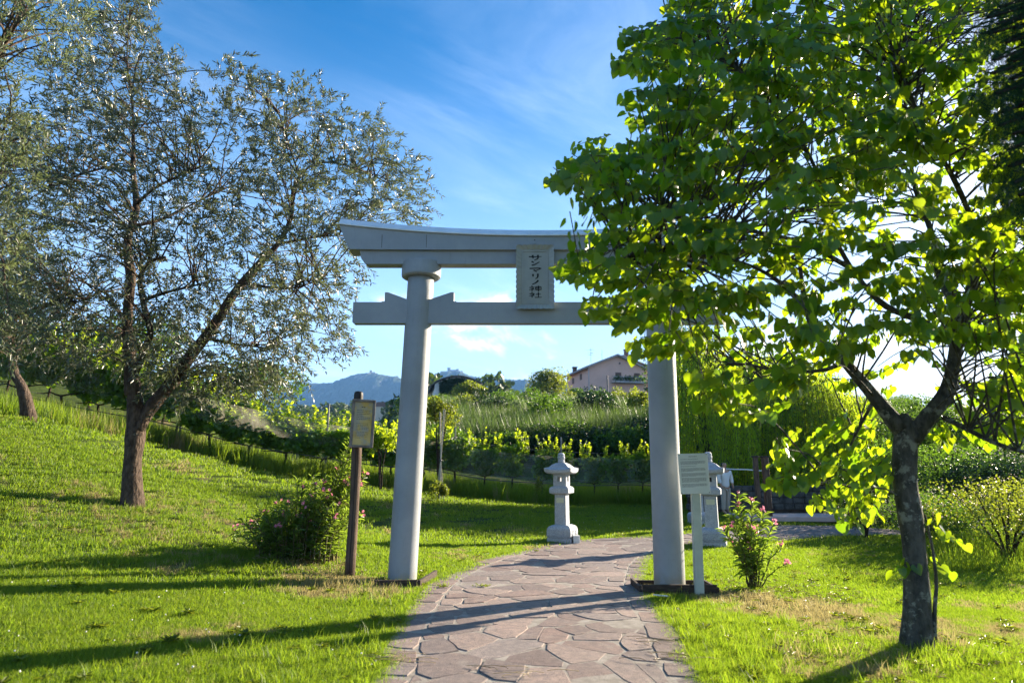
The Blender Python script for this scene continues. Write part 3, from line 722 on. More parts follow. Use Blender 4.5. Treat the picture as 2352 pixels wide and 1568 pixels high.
# ------------------------------------------------------------------ granite lanterns
def f_granite(h):
    pos = h.n('ShaderNodeNewGeometry').outputs['Position']
    n1 = h.noise(pos, 55, 4, .75); n2 = h.noise(pos, 6, 4)
    c = h.mix(h.ramp(n1, .32, .68), (.24, .26, .29), (.52, .54, .57)); c = h.mix(h.ramp(n2, .45, .75, 0, .35), c, (.22, .24, .24))
    return h.bsdf(c, .75, h.bump(n1, .5, .008), .35)
m_granite = material('grey granite', f_granite)
m_plate = noisy('yellowish label plate', (.52, .52, .36), (.58, .58, .42), 5, .6, 0)
def lantern(base, sc, label, plate=True, rz=0.0):
    g = thing('stone_lantern', base, label, 'stone lantern', 'granite lanterns beside the path', rz)
    def P(name, a, mat=m_granite): V, F = a.arr(); return mesh(name, np.asarray(V) * sc, F, mat, g, world=False)
    def frust(levels, c=(0, 0)):                    # square levels: half width, z
        V = []; k = 4
        for w_, z in levels: V += [(c[0] - w_, c[1] - w_, z), (c[0] + w_, c[1] - w_, z), (c[0] + w_, c[1] + w_, z), (c[0] - w_, c[1] + w_, z)]
        F = [[3, 2, 1, 0]] + [[i * 4 + j, i * 4 + (j + 1) % 4, (i + 1) * 4 + (j + 1) % 4, (i + 1) * 4 + j] for i in range(len(levels) - 1) for j in range(4)]
        n = len(levels) * 4; F.append([n - 4, n - 3, n - 2, n - 1]); return V, F
    a = Acc(); a.add(*frust([(.29, -.06), (.29, .085), (.282, .095)])); P('plinth', a)
    a = Acc(); a.add(*frust([(.272, .0955), (.295, .15), (.295, .25), (.285, .31), (.255, .355), (.19, .385), (.17, .39)])); bs = P('base', a)
    cr = Acc()                                      # carved waves and curls on the base, four sides
    for q in range(4):
        rot = Matrix.Rotation(q * math.pi / 2, 3, 'Z')
        def strk(pts, r=.010): cr.tube([tuple(rot @ Vector((x, -.297, z))) for x, z in pts], r, 5)
        for k in range(3):
            strk([(-.25 + i * .02, .19 + .035 * math.sin(i * .5 + .3) - .028 * k) for i in range(26)], .007)
        strk([(-.25, .275), (.25, .275)], .006); strk([(-.25, .115), (.25, .115)], .006)
        for cx in (-.10, .10):
            strk([(cx + (.012 + .0028 * i) * math.cos(i * .62), .235 + (.010 + .0018 * i) * math.sin(i * .62)) for i in range(16)], .006)
    V, F = cr.arr(); mesh('carving', np.asarray(V) * sc, F, m_granite, bs, world=False)
    a = Acc(); a.add(*frust([(.142, .391), (.138, .60), (.134, 1.09)])); P('shaft', a)
    a = Acc(); a.add(*frust([(.16, 1.091), (.235, 1.125), (.238, 1.225), (.21, 1.265), (.165, 1.285)])); P('platform', a)
    # fire box with an opening through each side
    a = Acc(); w_ = .160; z0, z1 = 1.286, 1.565; p = .052
    for sx in (-1, 1):
        for sy in (-1, 1): a.box((sx * (w_ - p), sy * (w_ - p), (z0 + z1) / 2), (2 * p, 2 * p, z1 - z0), None, .004)
    for q in range(4):
        rot = Matrix.Rotation(q * math.pi / 2, 3, 'Z')
        for zc_, hh in ((z0 + .055, .11), (z1 - .033, .066)):
            a.box(tuple(rot @ Vector((0, -(w_ - .037), zc_))), (2 * (w_ - 2 * p) - .002, .066, hh), rot)
    P('fire_box', a)
    # roof with upturned corners
    V = []; N_ = 12
    def lev(hwid, z, lift):
        out = []
        for q in range(4):
            for i in range(N_):
                t = -1 + 2 * i / N_; c_, s_ = [(1, 0), (0, 1), (-1, 0), (0, -1)][q]
                x, y = t * hwid, -hwid; X = x * c_ - y * s_; Y = x * s_ + y * c_; out.append((X, Y, z + lift * abs(t) ** 3))
        return out
    L6 = [lev(.17, 1.566, 0), lev(.285, 1.572, .02), lev(.325, 1.60, .035), lev(.335, 1.665, .045), lev(.24, 1.715, .02), lev(.17, 1.79, .008), lev(.10, 1.835, 0)]
    V = [v for l in L6 for v in l]; k = 4 * N_
    F = [[i * k + j, i * k + (j + 1) % k, (i + 1) * k + (j + 1) % k, (i + 1) * k + j] for i in range(len(L6) - 1) for j in range(k)] + [list(range(k))[::-1], list(range((len(L6) - 1) * k, len(L6) * k))]
    mesh('roof', np.asarray(V) * sc, F, m_granite, g, world=False)
    a = Acc(); a.lathe([(.078, 1.836), (.085, 1.85), (.085, 1.885), (.073, 1.90), (.084, 1.93), (.092, 1.96), (.088, 1.985), (.078, 1.992), (.084, 2.01), (.082, 2.04), (.055, 2.072), (.0, 2.08)], (0, 0, 0), 20)
    o = P('finial', a)
    if plate: P('label_plate', Acc().box((.0, -.142, .955), (.185, .010, .115), None, .002), m_plate)
    return g
b1 = gp(1292, 1243); lan_s = .975
lantern((b1[0], b1[1], b1[2]), lan_s, 'granite lantern on the lawn beyond the gate with a white block at its foot', True, R(-22))
b2 = at(1638, 1244, 14.9); lantern(onto(b2[0], b2[1]), .99, 'granite lantern half hidden behind the pale notice board', True, R(-20))
b3 = at(1606, 1210, 19.0); lantern(onto(b3[0], b3[1]), .86, 'farther granite lantern glimpsed between the right column and the notice board post', False, R(3))
blk = gp(1324, 1247); g = Acc().box((0, 0, .07), (.15, .15, .20), None, .006); V, F = g.arr()
o = mesh('lamp_block', V, F, noisy('white concrete', (.6, .6, .57), (.7, .7, .67), 8, .8, .3), world=False); o.location = tuple(blk); put(o, 'small white square block at the foot of the central stone lantern', 'block')

# ------------------------------------------------------------------ house on the bank and buildings beyond
m_pink = noisy('pink render', (.60, .385, .31), (.66, .43, .35), .5, .9, .1, 5, .01)
m_eave = noisy('grey eaves', (.34, .34, .35), (.42, .42, .43), 2, .7, 0)
m_tile = noisy('brown roof tiles', (.13, .085, .07), (.22, .14, .11), 2, .85, .5, 6, .05)
m_shut = noisy('brown shutters', (.10, .055, .04), (.14, .08, .06), 3, .6, 0)
m_cream = noisy('cream render', (.56, .47, .34), (.62, .54, .40), 1, .9, 0)
m_white = noisy('white render', (.62, .62, .60), (.7, .7, .68), 1, .8, 0)
m_metal = noisy('dark metal', (.06, .06, .065), (.10, .10, .105), 3, .5, 0)
m_rail = noisy('grey railing', (.38, .40, .42), (.46, .48, .50), 3, .5, 0)
m_ivy = leafy('ivy leaves', (.012, .040, .006), (.022, .062, .010), (.03, .10, .008), .25)
m_glass = noisy('dark window glass', (.03, .035, .04), (.05, .055, .06), 1, .12, 0, spec=.8)
def placed(parent, M_):                              # adds parts given in a building's own axes
    def P(name, a, mat, par=None, bev=0):
        V, F = a.arr(); V = [tuple(M_ @ Vector(v)) for v in V]
        p = par or parent; o = mesh(name, np.array(V), F, mat, p, world=False); return o
    return P
def house():
    ox, oy = 15.6, 130.0; rz = math.atan2(3.2, 13.0); base = 14.8
    g = thing('pink_house', (ox, oy, base), 'pink two storey house with a balcony on top of the green bank', 'house', rz=rz)
    P = placed(g, Matrix()); z0 = 0; ze = 7.6; W_ = 12.8; D_ = 13.5; zp = 10.2
    a = Acc(); a.prism([(0, -1), (W_, -1), (W_, ze), (W_ / 2, zp), (0, ze)], 0, D_); P('wall', a, m_pink)
    # second, set back gable to the right
    a = Acc(); a.prism([(5.4, 2), (16.5, 2), (16.5, ze + .6), (8.6 , zp + .45), (5.4, ze + 1.6)], 3.2, D_); P('rear_wall', a, m_pink)
    def slope(xa, za, xb, zb, y0, y1, name, th=.22, mat=m_eave):
        a = Acc(); a.prism([(xa, za), (xb, zb), (xb, zb + th), (xa, za + th)], y0, y1); return P(name, a, mat)
    k = (zp - ze) / (W_ / 2)
    slope(-1.1, ze - 1.1 * k + .02, W_ / 2, zp + .02, -1.0, D_ + .8, 'roof_slope'); slope(W_ / 2, zp + .02, W_ + 1.1, ze - 1.1 * k + .02, -1.0, D_ + .8, 'roof_slope')
    a = Acc(); a.prism([(-1.0, ze - 1.0 * k + .26), (W_ / 2, zp + .26), (W_ / 2, zp + .38), (-1.0, ze - 1.0 * k + .38)], -.8, D_ + .6); P('tiles', a, m_tile)
    a = Acc(); a.prism([(W_ / 2, zp + .26), (W_ + 1.0, ze - 1.0 * k + .26), (W_ + 1.0, ze - k + .38), (W_ / 2, zp + .38)], -.8, D_ + .6); P('tiles', a, m_tile)
    slope(6.2, zp - .35, 8.9, zp + .62, 2.4, D_, 'roof_slope'); slope(8.9, zp + .62, 17.2, ze + .4, 2.4, D_, 'roof_slope')
    def chim(x, y, z, n='chimney'): P(n, Acc().box((x, y, z), (.8, .8, 1.9)).box((x, y, z + 1.0), (1.05, 1.05, .22)), m_shut)
    chim(1.2, 11.5, ze + .8); chim(10.4, 4.0, zp + 1.2); 
    # balcony and french windows
    for x in (6.15, 9.55) if False else (4.9 + 1.2, 4.9 + 5.4):
        w0 = P('window', Acc().box((x + .55, -.04, 5.75), (1.25, .10, 2.0)), m_shut)
        P('window_frame', Acc().box((x + .55, -.07, 6.78), (1.45, .12, .10)).box((x - .10, -.07, 5.75), (.08, .12, 2.0)).box((x + 1.20, -.07, 5.75), (.08, .12, 2.0)), m_cream, w0) if False else None
        P('shutter_leaf', Acc().box((x + .24, -.12, 5.75), (.50, .05, 1.85)), m_shut); P('shutter_leaf', Acc().box((x + .84, -.12, 5.75), (.50, .05, 1.85)), m_shut)
    P('balcony_slab', Acc().box((8.7, -.75, 4.62), (7.4, 1.5, .22)), m_eave)
    a = Acc()
    for i in range(38): a.box((5.05 + i * .197, -1.45, 5.2), (.035, .035, .95))
    a.box((8.7, -1.45, 5.7), (7.4, .07, .07)).box((8.7, -1.45, 4.78), (7.4, .05, .05)); P('railing', a, m_rail)
    lf = rng.normal(0, 1, (700, 3)) * np.array([.35, .16, .28]); cx = rng.choice([5.6, 6.2, 7.6, 8.2, 8.8, 9.6, 11.0, 11.8], 700)
    Pp = lf + np.c_[cx, np.full(700, -1.35), np.full(700, 5.35)]
    leafmesh('balcony_plants', Pp, nrm(rng.normal(size=(700, 3))), nrm(rng.normal(size=(700, 3))), .3, .2, 'broad', m_hedge, g, world=False)
    P('downpipe', Acc().tube([(.12, -.12, -1), (.12, -.12, ze - .1)], .07, 6), m_rail)
    P('lamp', Acc().box((W_ / 2 + .6, -.12, 8.7), (.25, .2, .35)), m_metal)
    # side wall: windows and the lean-to
    P('side_window', Acc().box((-.05, 4.2, 6.2), (.1, 1.1, 1.2)), m_shut); P('side_window', Acc().box((-.05, 9.2, 6.0), (.1, 1.1, 1.2)), m_shut)
    a = Acc(); a.prism([(-3.0, 1.2), (0, 3.4), (0, 3.62), (-3.2, 1.3)], 3.0, 9.5); P('lean_to_roof', a, m_shut)
    # aerials
    for (x, y, z, h_) in ((3.2, 6.5, 9.0, 4.0), (6.4, 8, zp, 2.8)):
        a = Acc().tube([(x, y, z - .5), (x, y, z + h_)], .04, 5)
        if h_ > 3:
            for q in (0, .7, 1.1): a.tube([(x - 1.0 + q * .4, y, z + h_ - .5 - q), (x + .8 - q * .3, y, z + h_ - .35 - q)], .03, 4)
        P('aerial', a, m_rail)
def barn():
    g = thing('ivy_barn', (-9.2, 108, 13.4), 'barrel roofed barn covered in ivy standing on the skyline', 'barn', rz=R(10))
    P = placed(g, Matrix()); Wd = 7.8; n = 18
    arc = [(-Wd / 2 + Wd * i / n, 2.55 + 1.25 * math.sin(math.pi * i / n) ** .9) for i in range(n + 1)]
    P('wall', Acc().prism([(-Wd / 2, -1.5), (Wd / 2, -1.5)] + arc[::-1], 0, 14), m_white)
    ro = [(x * 1.07, z + .06) for x, z in arc]; ro[0] = (-Wd / 2 - .8, 2.0); a = Acc(); a.prism(ro + [(x, z + .18) for x, z in ro[::-1]], -.6, 14.5); P('roof', a, m_metal)
    k = 5200; x = rng.uniform(-Wd / 2 + .9, Wd / 2 + .25, k); z = rng.uniform(-1, 1, k); top = 2.45 + 1.2 * np.sin(np.pi * (np.clip(x, -Wd / 2, Wd / 2) + Wd / 2) / Wd); z = -1 + (top + 1) * rng.random(k)
    Pp = np.c_[x, -.15 - rng.random(k) * .35, z]
    leafmesh('ivy', Pp, np.c_[rng.normal(0, .5, k), -rng.random(k), -rng.random(k)], np.c_[rng.normal(0, .4, k), -np.ones(k), rng.normal(.3, .4, k)], .34, .34, 'broad', m_ivy, g, world=False)
def cottage():
    g = thing('cream_cottage', (1.0, 138, 16.2), 'small cream building with a low dark pitched roof left of the pink house', 'building', rz=R(6))
    P = placed(g, Matrix()); P('wall', Acc().prism([(-.3, -1), (8, -1), (8, 1.6), (4.4, 3.0), (-.3, .9)], 0, 9), m_cream)
    a = Acc(); a.prism([(-1.1, .72), (4.3, 3.05), (4.3, 3.25), (-1.2, .85)], -.6, 9.3); P('roof_slope', a, m_tile)
    a = Acc(); a.prism([(4.3, 3.05), (9, 1.4), (9, 1.6), (4.3, 3.25)], -.6, 9.3); P('roof_slope', a, m_tile)
    P('chimney', Acc().box((5.0, 3, 3.6), (.7, .7, 1.6)).box((5.0, 3, 4.5), (.9, .9, .2)), m_shut)
    a = Acc().tube([(4.4, 3, 3), (4.4, 3, 7.6)], .04, 4)
    for q in (0, .6, 1.1, 2.2): a.tube([(3.5 + q * .2, 3, 7.2 - q), (5.4 - q * .3, 3, 7.35 - q)], .03, 4)
    P('aerial', a, m_rail)
# ------------------------------------------------------------------ leaf materials
m_hedge2 = leafy('yellow green bush leaves', (.045, .085, .010), (.11, .13, .015), (.30, .36, .02), .4)
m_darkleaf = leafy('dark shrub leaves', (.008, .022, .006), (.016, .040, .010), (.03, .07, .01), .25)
m_olive = leafy('olive leaves', (.022, .036, .020), (.105, .118, .088), (.15, .18, .06), .27, .34, .6)
m_olive2 = leafy('nearer olive leaves', (.036, .056, .026), (.12, .138, .090), (.20, .25, .08), .32, .36, .5)
m_cerc = leafy('heart shaped leaves', (.014, .056, .014), (.045, .118, .014), (.26, .48, .010), .5, .36, .45, tb=(.58, .72, .012))
m_pod = leafy('seed pods', (.10, .12, .03), (.20, .13, .07), (.30, .30, .05), .35)
m_vine = leafy('vine leaves', (.026, .072, .014), (.055, .115, .020), (.26, .42, .015), .42)
m_vinetip = leafy('young vine leaves', (.09, .16, .014), (.16, .21, .016), (.52, .64, .02), .5)
m_willow = leafy('willow leaves', (.030, .100, .014), (.070, .150, .016), (.66, .86, .02), .58)
m_olean = leafy('oleander leaves', (.032, .078, .016), (.085, .135, .032), (.34, .48, .04), .42, .35, .5)
m_reed = leafy('reed leaves', (.016, .044, .012), (.070, .108, .030), (.13, .21, .03), .34)
m_cedar = leafy('cedar needles', (.008, .034, .014), (.014, .050, .022), (.02, .07, .02), .25, .6, .2)
m_white_l = leafy('pale blossom', (.45, .36, .30), (.62, .55, .48), (.6, .5, .4), .35)
m_pinkfl = leafy('pink petals', (.62, .16, .26), (.80, .34, .42), (.8, .3, .4), .4, .6, .1)
m_wood_l = leafy('distant wood', (.028, .052, .014), (.060, .090, .022), (.10, .16, .02), .25)
def f_bark(a, b, lich, sc, lo=.60):
    def f(h):
        pos = h.n('ShaderNodeNewGeometry').outputs['Position']
        n1 = h.noise(h.vmath('MULTIPLY', pos, (1, 1, .45)), sc, 7, .7); n2 = h.voro(h.vmath('MULTIPLY', pos, (1, 1, .5)), sc * 1.6)
        c = h.mix(h.ramp(n1, .32, .68), a, b); c = h.mix(h.ramp(h.noise(pos, sc * .55, 5, .7), lo, lo + .08, 0, .8), c, lich)
        return h.bsdf(c, .9, h.bump(h.math('ADD', n1, h.math('MULTIPLY', n2, .6)), 1.0, .028), .2)
    return f
m_bark_olive = material('olive bark', f_bark((.030, .020, .014), (.115, .082, .060), (.17, .15, .11), 15, .64))
m_bark_cerc = material('redbud bark', f_bark((.035, .034, .028), (.11, .10, .08), (.26, .26, .20), 13, .54))
m_bark_dk = material('vine bark', f_bark((.02, .014, .010), (.06, .042, .03), (.08, .07, .05), 20))
m_stem = noisy('brown green stems', (.05, .055, .02), (.13, .10, .05), 9, .8, .2)
m_twig = noisy('thin twigs', (.045, .032, .022), (.10, .075, .05), 9, .85, 0)
m_greentwig = noisy('green shoots', (.07, .11, .02), (.14, .17, .03), 9, .7, 0)

house(); barn(); cottage()
Acc_ = Acc

# ------------------------------------------------------------------ far mountain with its towers
DM = 3000.0
RID = [(300, 1010), (420, 985), (500, 965), (560, 945), (597, 945), (640, 934), (661, 926), (675, 912), (707, 907), (716, 897), (744, 900), (790, 899), (808, 891), (831, 881), (849, 876), (868, 875), (885, 877), (904, 880), (936, 886), (970, 892), (1005, 888), (1019, 880), (1040, 873), (1083, 873), (1099, 880), (1126, 886), (1150, 893), (1173, 889), (1210, 891), (1234, 890), (1257, 895), (1330, 899), (1420, 905), (1550, 915), (1750, 935), (2000, 960), (2400, 990)]
ru = np.array([q[0] for q in RID]) / 1.0204; rv = np.array([q[1] for q in RID]) / 1.0204
def ridge_z(x, Y=DM):                               # height of the ridge above sea at sideways position x
    u = 1176 + FPX * (x / Y) * (CP + 0.0); hor = 1080.4
    v = np.interp(u, ru, rv)
    y_ = (784 - v) / FPX; return EYE + Y * (SP + y_ * CP) / (CP - y_ * SP)
def f_mount(h):
    pos = h.n('ShaderNodeNewGeometry').outputs['Position']; g = h.n('ShaderNodeNewGeometry')
    sc = h.vmath('MULTIPLY', pos, (.016, .006, .006)); n1 = h.noise(sc, 1.0, 9, .66)
    wood = h.mix(h.noise(pos, .06, 5, .7), (.020, .036, .020), (.050, .062, .030))
    rock = h.mix(h.noise(pos, .03, 5, .7), (.14, .13, .12), (.26, .24, .22))
    c = h.mix(h.ramp(n1, .58, .68), wood, rock)
    return h.bsdf(c, .95, h.bump(h.noise(pos, .035, 8, .7), 1.0, 14), .1)
m_mount = material('wooded limestone cliffs', f_mount)
def smooth_noise(x, y, seed, octs=((.012, 1), (.031, .5), (.08, .25))):
    r_ = np.random.default_rng(seed); z = 0
    for f_, a_ in octs:
        for _ in range(3):
            th = r_.random() * 6.28; ph = r_.random() * 6.28; z = z + a_ * np.sin((x * math.cos(th) + y * math.sin(th)) * f_ * 6.28 * (.7 + .6 * r_.random()) + ph) / 3
    return z
def mountain():
    xs = np.linspace(-1900, 2100, 900); ts = np.concatenate([np.linspace(0, .8, 22), np.linspace(.82, 1, 12), [1.06, 1.2, 1.5]])
    X, T = np.meshgrid(xs, ts); rz_ = ridge_z(X)
    trees = np.abs(rng.normal(0, 2.6, len(xs)))[None] * (T > .9)
    prof = np.where(T <= 1, 30 + (rz_ - 30) * (.52 * T ** .9 + .48 * sst(.55, 1.0, T)), rz_ - (T - 1) * 420)
    Y = DM - 900 * (1 - np.minimum(T, 1)) ** .8 + (T > 1) * (T - 1) * 700 + smooth_noise(X, T * 300, 3) * 60 * (1 - np.minimum(T, 1))
    Z = prof + smooth_noise(X, T * 500, 5, ((.006, 1), (.02, .4))) * 26 * np.minimum(T, 1) * (1 - np.minimum(T, 1)) * 3 + trees
    V = np.stack([X, Y, Z], -1).reshape(-1, 3); n = len(xs); i = np.arange(len(ts) - 1)[:, None]; j = np.arange(n - 1)[None]
    F = np.stack([i * n + j, i * n + j + 1, (i + 1) * n + j + 1, (i + 1) * n + j], -1).reshape(-1, 4)
    o = mesh('mountain', V, F, m_mount, smooth=False); o['kind'] = 'structure'
mountain()
m_castle = noisy('castle stone', (.20, .18, .16), (.30, .27, .24), .2, .9, 0)
def castle(u, label, parts, red=False):
    x = (u / 1.0204 - 1176) / FPX * DM / CP; z = float(ridge_z(np.array(x)))
    g = thing('castle', (x, DM, z - 4), label, 'castle')
    for (nm, dx_, w_, h_, mer) in parts:
        h_ = h_ * .62 if mer else h_; w_ = w_ * (1.25 if mer else 1); a = Acc().box((dx_, 0, h_ / 2), (w_, min(w_, 14), h_))
        if mer: a.box((dx_, 0, h_ + 1.2), (w_ * 1.22, min(w_, 14) * 1.2, 2.6)); [a.box((dx_ + q * w_ * .4, -w_ * .5, h_ + 3.4), (w_ * .2, w_ * .2, 2)) for q in (-1, 0, 1)]
        a.done(nm, m_castle, g, world=False)
castle(721, 'tiny lone tower on the left shoulder of the far ridge', [('tower', 0, 6.5, 20, True)])
castle(873, 'hilltop fortress with one tower on the middle summit of the far ridge', [('tower', -1, 8, 26, True), ('wall', 10, 24, 11, False), ('wall', -17, 22, 7, False)])
castle(1062, 'hilltop fortress with two towers on the highest summit of the far ridge', [('tower', -17, 11, 38, True), ('tower', 24, 8, 29, True), ('wall', 4, 52, 17, False), ('wall', 38, 22, 11, False), ('wall', -40, 34, 10, False)])

# ------------------------------------------------------------------ vegetation builders
def cloud(P, kind, mat, parent, L, Wd, name='leaves', up=.4, hang=.0, world=True, tint=None, out=None, fl=.6):
    k = len(P); D = rng.normal(size=(k, 3)); D[:, 2] -= hang
    if out is not None: D += out
    Nn = rng.normal(size=(k, 3)) * fl; Nn[:, 2] += up
    return leafmesh(name, P, D, Nn, L * rng.uniform(.7, 1.25, k), Wd * rng.uniform(.8, 1.2, k), kind, mat, parent, tint, world=world)
def lumpy(k, c, rx, ry, rz, lumps=14, shell=.55):
    """points in an uneven crown: several overlapping clumps"""
    c = np.asarray(c, float); u = nrm(rng.normal(size=(lumps, 3))); u[:, 2] = np.abs(u[:, 2]) * 1.2 - .45; cen = c + u * np.array([rx, ry, rz]) * rng.uniform(.35, .78, (lumps, 1))
    rad = rng.uniform(.28, .5, lumps); idx = rng.integers(0, lumps, k); q = nrm(rng.normal(size=(k, 3))) * (rng.random((k, 1)) ** (1 / 3) * (1 - shell) + shell) 
    return cen[idx] + q * rad[idx, None] * np.array([rx, ry, rz])
def bush(name, label, cat, x, y, w_, d_, h_, k, L, mat, kind='broad', trunk=True, group=None, lumps=14, extra=None, hang=0.2, tall=0.0, Wd=None):
    h_ = h_ * (rng.uniform(.62, .98) if name == 'thicket' else 1); b = onto(x, y); g = thing(name, b, label, cat, group)
    c = b + np.array([0, 0, h_ * .5 + tall])
    P = lumpy(k, c, w_ / 2, d_ / 2, h_ / 2, lumps)
    P = P[P[:, 2] > b[2] + .02]; cloud(P, kind, mat, g, L, Wd or L * .6, hang=hang, name='foliage')
    if trunk:
        a = Acc(); st = [(0, 0)] + [(random.uniform(-.2, .2) * w_, random.uniform(-.2, .2) * d_) for _ in range(5)]
        for sx, sy in st: a.tube(limb_curve([b - [0, 0, .1], b + [sx * .4, sy * .4, (h_ * .5 + tall) * .6], b + [sx * 1.3, sy * 1.3, h_ * .75 + tall]], 7, .01 * h_), np.linspace(.02 * h_, .006 * h_, 7), 6)
        a.done('trunk' if tall else 'stems', m_bark_dk, g)
    if extra:
        m2, k2, L2 = extra; P = lumpy(k2, c, w_ / 2 * 1.03, d_ / 2 * 1.03, h_ / 2 * 1.03, lumps, .9); P = P[P[:, 2] > b[2] + .1]; cloud(P, 'broad', m2, g, L2, L2 * .7, name='blossom')
    return g

# ---- olive trees
def tree_from(name, label, cat, base, skel, crown, depth_fn, mats, leaf, ntw, nleaf, twl, sp, holes=(), droop=.35, kind='lance', group=None, conn_r=.016, up=.35, blob_r=.36, tint=None, drop=None):
    """skel: list of limbs, each (points xyz, radii). crown: outline seen from the path; depth_fn gives the distance at each point of it"""
    bark, lf = mats; g = thing(name, base, label, cat, group)
    nodes = []
    for i, (nm, P, r_) in enumerate(skel):
        C_ = limb_curve(P, 12 * len(P)); al = np.r_[0, np.cumsum(np.linalg.norm(np.diff(C_, axis=0), axis=1))]; ra_ = np.interp(np.linspace(0, 1, len(C_)), np.linspace(0, 1, len(r_)), r_)
        ns_ = max(8, int(al[-1] / .085)); q_ = np.linspace(0, al[-1], ns_); C_ = np.stack([np.interp(q_, al, C_[:, a]) for a in range(3)], 1); rr = np.interp(q_, al, ra_)
        C_ = C_ + np.stack([np.sin(q_ * (3.1 + a) + i * 2 + a) for a in range(3)], 1) * rr[:, None] * .13
        rr = rr * (1 + .05 * np.sin(q_ * 5.3 + i) + .03 * np.sin(q_ * 11 + i))
        Acc().tube(C_, rr, 14 if rr[0] > .05 else 8).done(nm, bark, g, smooth=True)
        nodes += [(p, q) for p, q in zip(C_[3:], rr[3:])]
    NP = np.array([p for p, _ in nodes]); 
    B = []
    for k in range(len(sp[1])):
        pts = poisson(crown, sp[0], sp[2] if len(sp) > 2 else 5000, holes)
        for (u, v) in pts:
            if drop is None or not drop(u, v, k): B.append(at(u, v, depth_fn(u, v, sp[1][k])))
    B = np.array(B); P4 = []
    for b in B:
        dd = np.linalg.norm(NP - b, axis=1) + .6 * np.maximum(NP[:, 2] - b[2] + .1, 0); j = int(rng.choice(np.argsort(dd)[:9])); s0 = NP[j]; m_ = (s0 + b) / 2 + np.array([0, 0, .12 * np.linalg.norm(b - s0)]) + rng.normal(0, .05, 3)
        P4.append(limb_curve([s0, m_, b], 6, .008)); 
    P4 = np.array(P4); ln = np.linalg.norm(P4[:, -1] - P4[:, 0], axis=1); r0 = np.clip(.006 + ln * .010, .007, conn_r)
    V, F = tubes(P4, r0[:, None] * np.linspace(1, .35, 6)[None], 5); mesh('branches', V, F, bark, g, smooth=True)['kind'] = 'stuff'
    # twigs about the end of every branch
    m = len(B) * ntw; hub = NP.mean(0); src = B.repeat(ntw, 0) + rng.normal(0, blob_r * .45, (m, 3))
    outw = nrm(src - hub) * .7 + rng.normal(0, .62, (m, 3)); outw[:, 2] += up
    Ln = rng.uniform(*twl, m); Pp, Dd, tw = sprigs(src, outw, Ln, nleaf, droop)
    V, F = tubes(tw, np.array([[.0038, .0032, .0024, .0012]]).repeat(m, 0), 3)
    if ntw > 3: mesh('twigs', V, F, m_twig, g)['kind'] = 'stuff'
    k = len(Pp); return g, Pp, Dd, B, tw, src
YO = 11.6
def O(u, v, dy=0): return at(u, v, YO + dy)
ob = onto(at(302, 1170, YO)[0], YO)
ol_sk = [
 ('trunk', [ob - [0, 0, .15], O(300, 1150), O(303, 1080, .02), O(312, 1010), O(313, 950, .02), O(303, 870)], [.225, .185, .155, .158, .150, .115]),
 ('limb', [O(303, 905, .02), O(300, 820), O(291, 740, -.05), O(300, 640, -.1), O(293, 560, 0), O(312, 480, .1), O(306, 400, .1), O(307, 330, .1), O(303, 240, 0), O(292, 130, 0), O(300, 20, 0)], [.125, .105, .085, .085, .075, .062, .052, .030, .02, .013, .008]),
 ('limb', [O(318, 990), O(352, 930, .1), O(400, 868, .2), O(452, 800, .3), O(500, 735, .3), O(548, 660, .3), O(600, 600, .3), O(640, 560, .25), O(668, 500, .2), O(672, 440, .2), O(688, 405, .2)], [.10, .125, .115, .105, .095, .082, .07, .05, .042, .036, .030]),
 ('limb', [O(688, 405, .2), O(672, 360, .1), O(655, 310, 0), O(640, 250, 0)], [.022, .018, .012, .008]),
 ('limb', [O(688, 405, .2), O(720, 378, .25), O(770, 375, .4), O(830, 392, .5), O(890, 420, .6)], [.024, .02, .016, .012, .008]),
 ('limb', [O(310, 860), O(333, 800, -.2), O(345, 760, -.3), O(330, 700, -.35), O(322, 640, -.45), O(345, 600, -.5), O(380, 590, -.6)], [.07, .055, .055, .05, .045, .035, .02]),
 ('limb', [O(330, 690, -.35), O(385, 670, -.4), O(450, 655, -.3), O(500, 640, -.3)], [.035, .028, .02, .012]),
 ('limb', [O(290, 740, -.05), O(262, 700, .1), O(235, 670, .3), O(190, 690, .5), O(120, 700, .6)], [.045, .032, .025, .02, .012]),
 ('limb', [O(312, 470, .1), O(360, 430, -.2), O(420, 400, -.5), O(470, 380, -.6)], [.035, .025, .018, .012]),
 ('limb', [O(305, 395, .1), O(250, 385, .3), O(190, 400, .5), O(120, 430, .6)], [.028, .022, .016, .01]),
 ('limb', [O(306, 520, .1), O(380, 500, .5), O(440, 470, .9), O(520, 430, 1.2)], [.04, .028, .02, .012]),
 ('limb', [O(560, 650, .3), O(620, 660, .1), O(680, 660, -.1), O(740, 640, -.2)], [.035, .025, .018, .01]),
 ('limb', [O(640, 560, .25), O(720, 545, .6), O(790, 540, .8)], [.03, .02, .01]),
 ('limb', [O(470, 775, .3), O(540, 790, .5), O(620, 800, .6)], [.035, .022, .012]),
]
ol_crown = [(215, 12), (280, 0), (345, 12), (340, 80), (400, 118), (435, 190), (462, 262), (500, 258), (520, 235), (528, 150), (560, 190), (620, 215), (700, 212), (735, 245), (780, 292), (870, 305), (900, 350), (950, 395), (930, 450), (935, 505), (870, 525), (825, 560), (790, 610), (800, 650), (775, 700), (785, 760), (760, 790), (742, 735), (700, 765), (690, 835), (640, 850), (600, 900), (560, 900), (500, 870), (450, 905), (420, 880), (380, 850), (345, 875), (270, 830), (200, 800), (150, 820), (60, 780), (-40, 780), (-40, 340), (60, 300), (120, 250), (130, 150), (190, 60)]
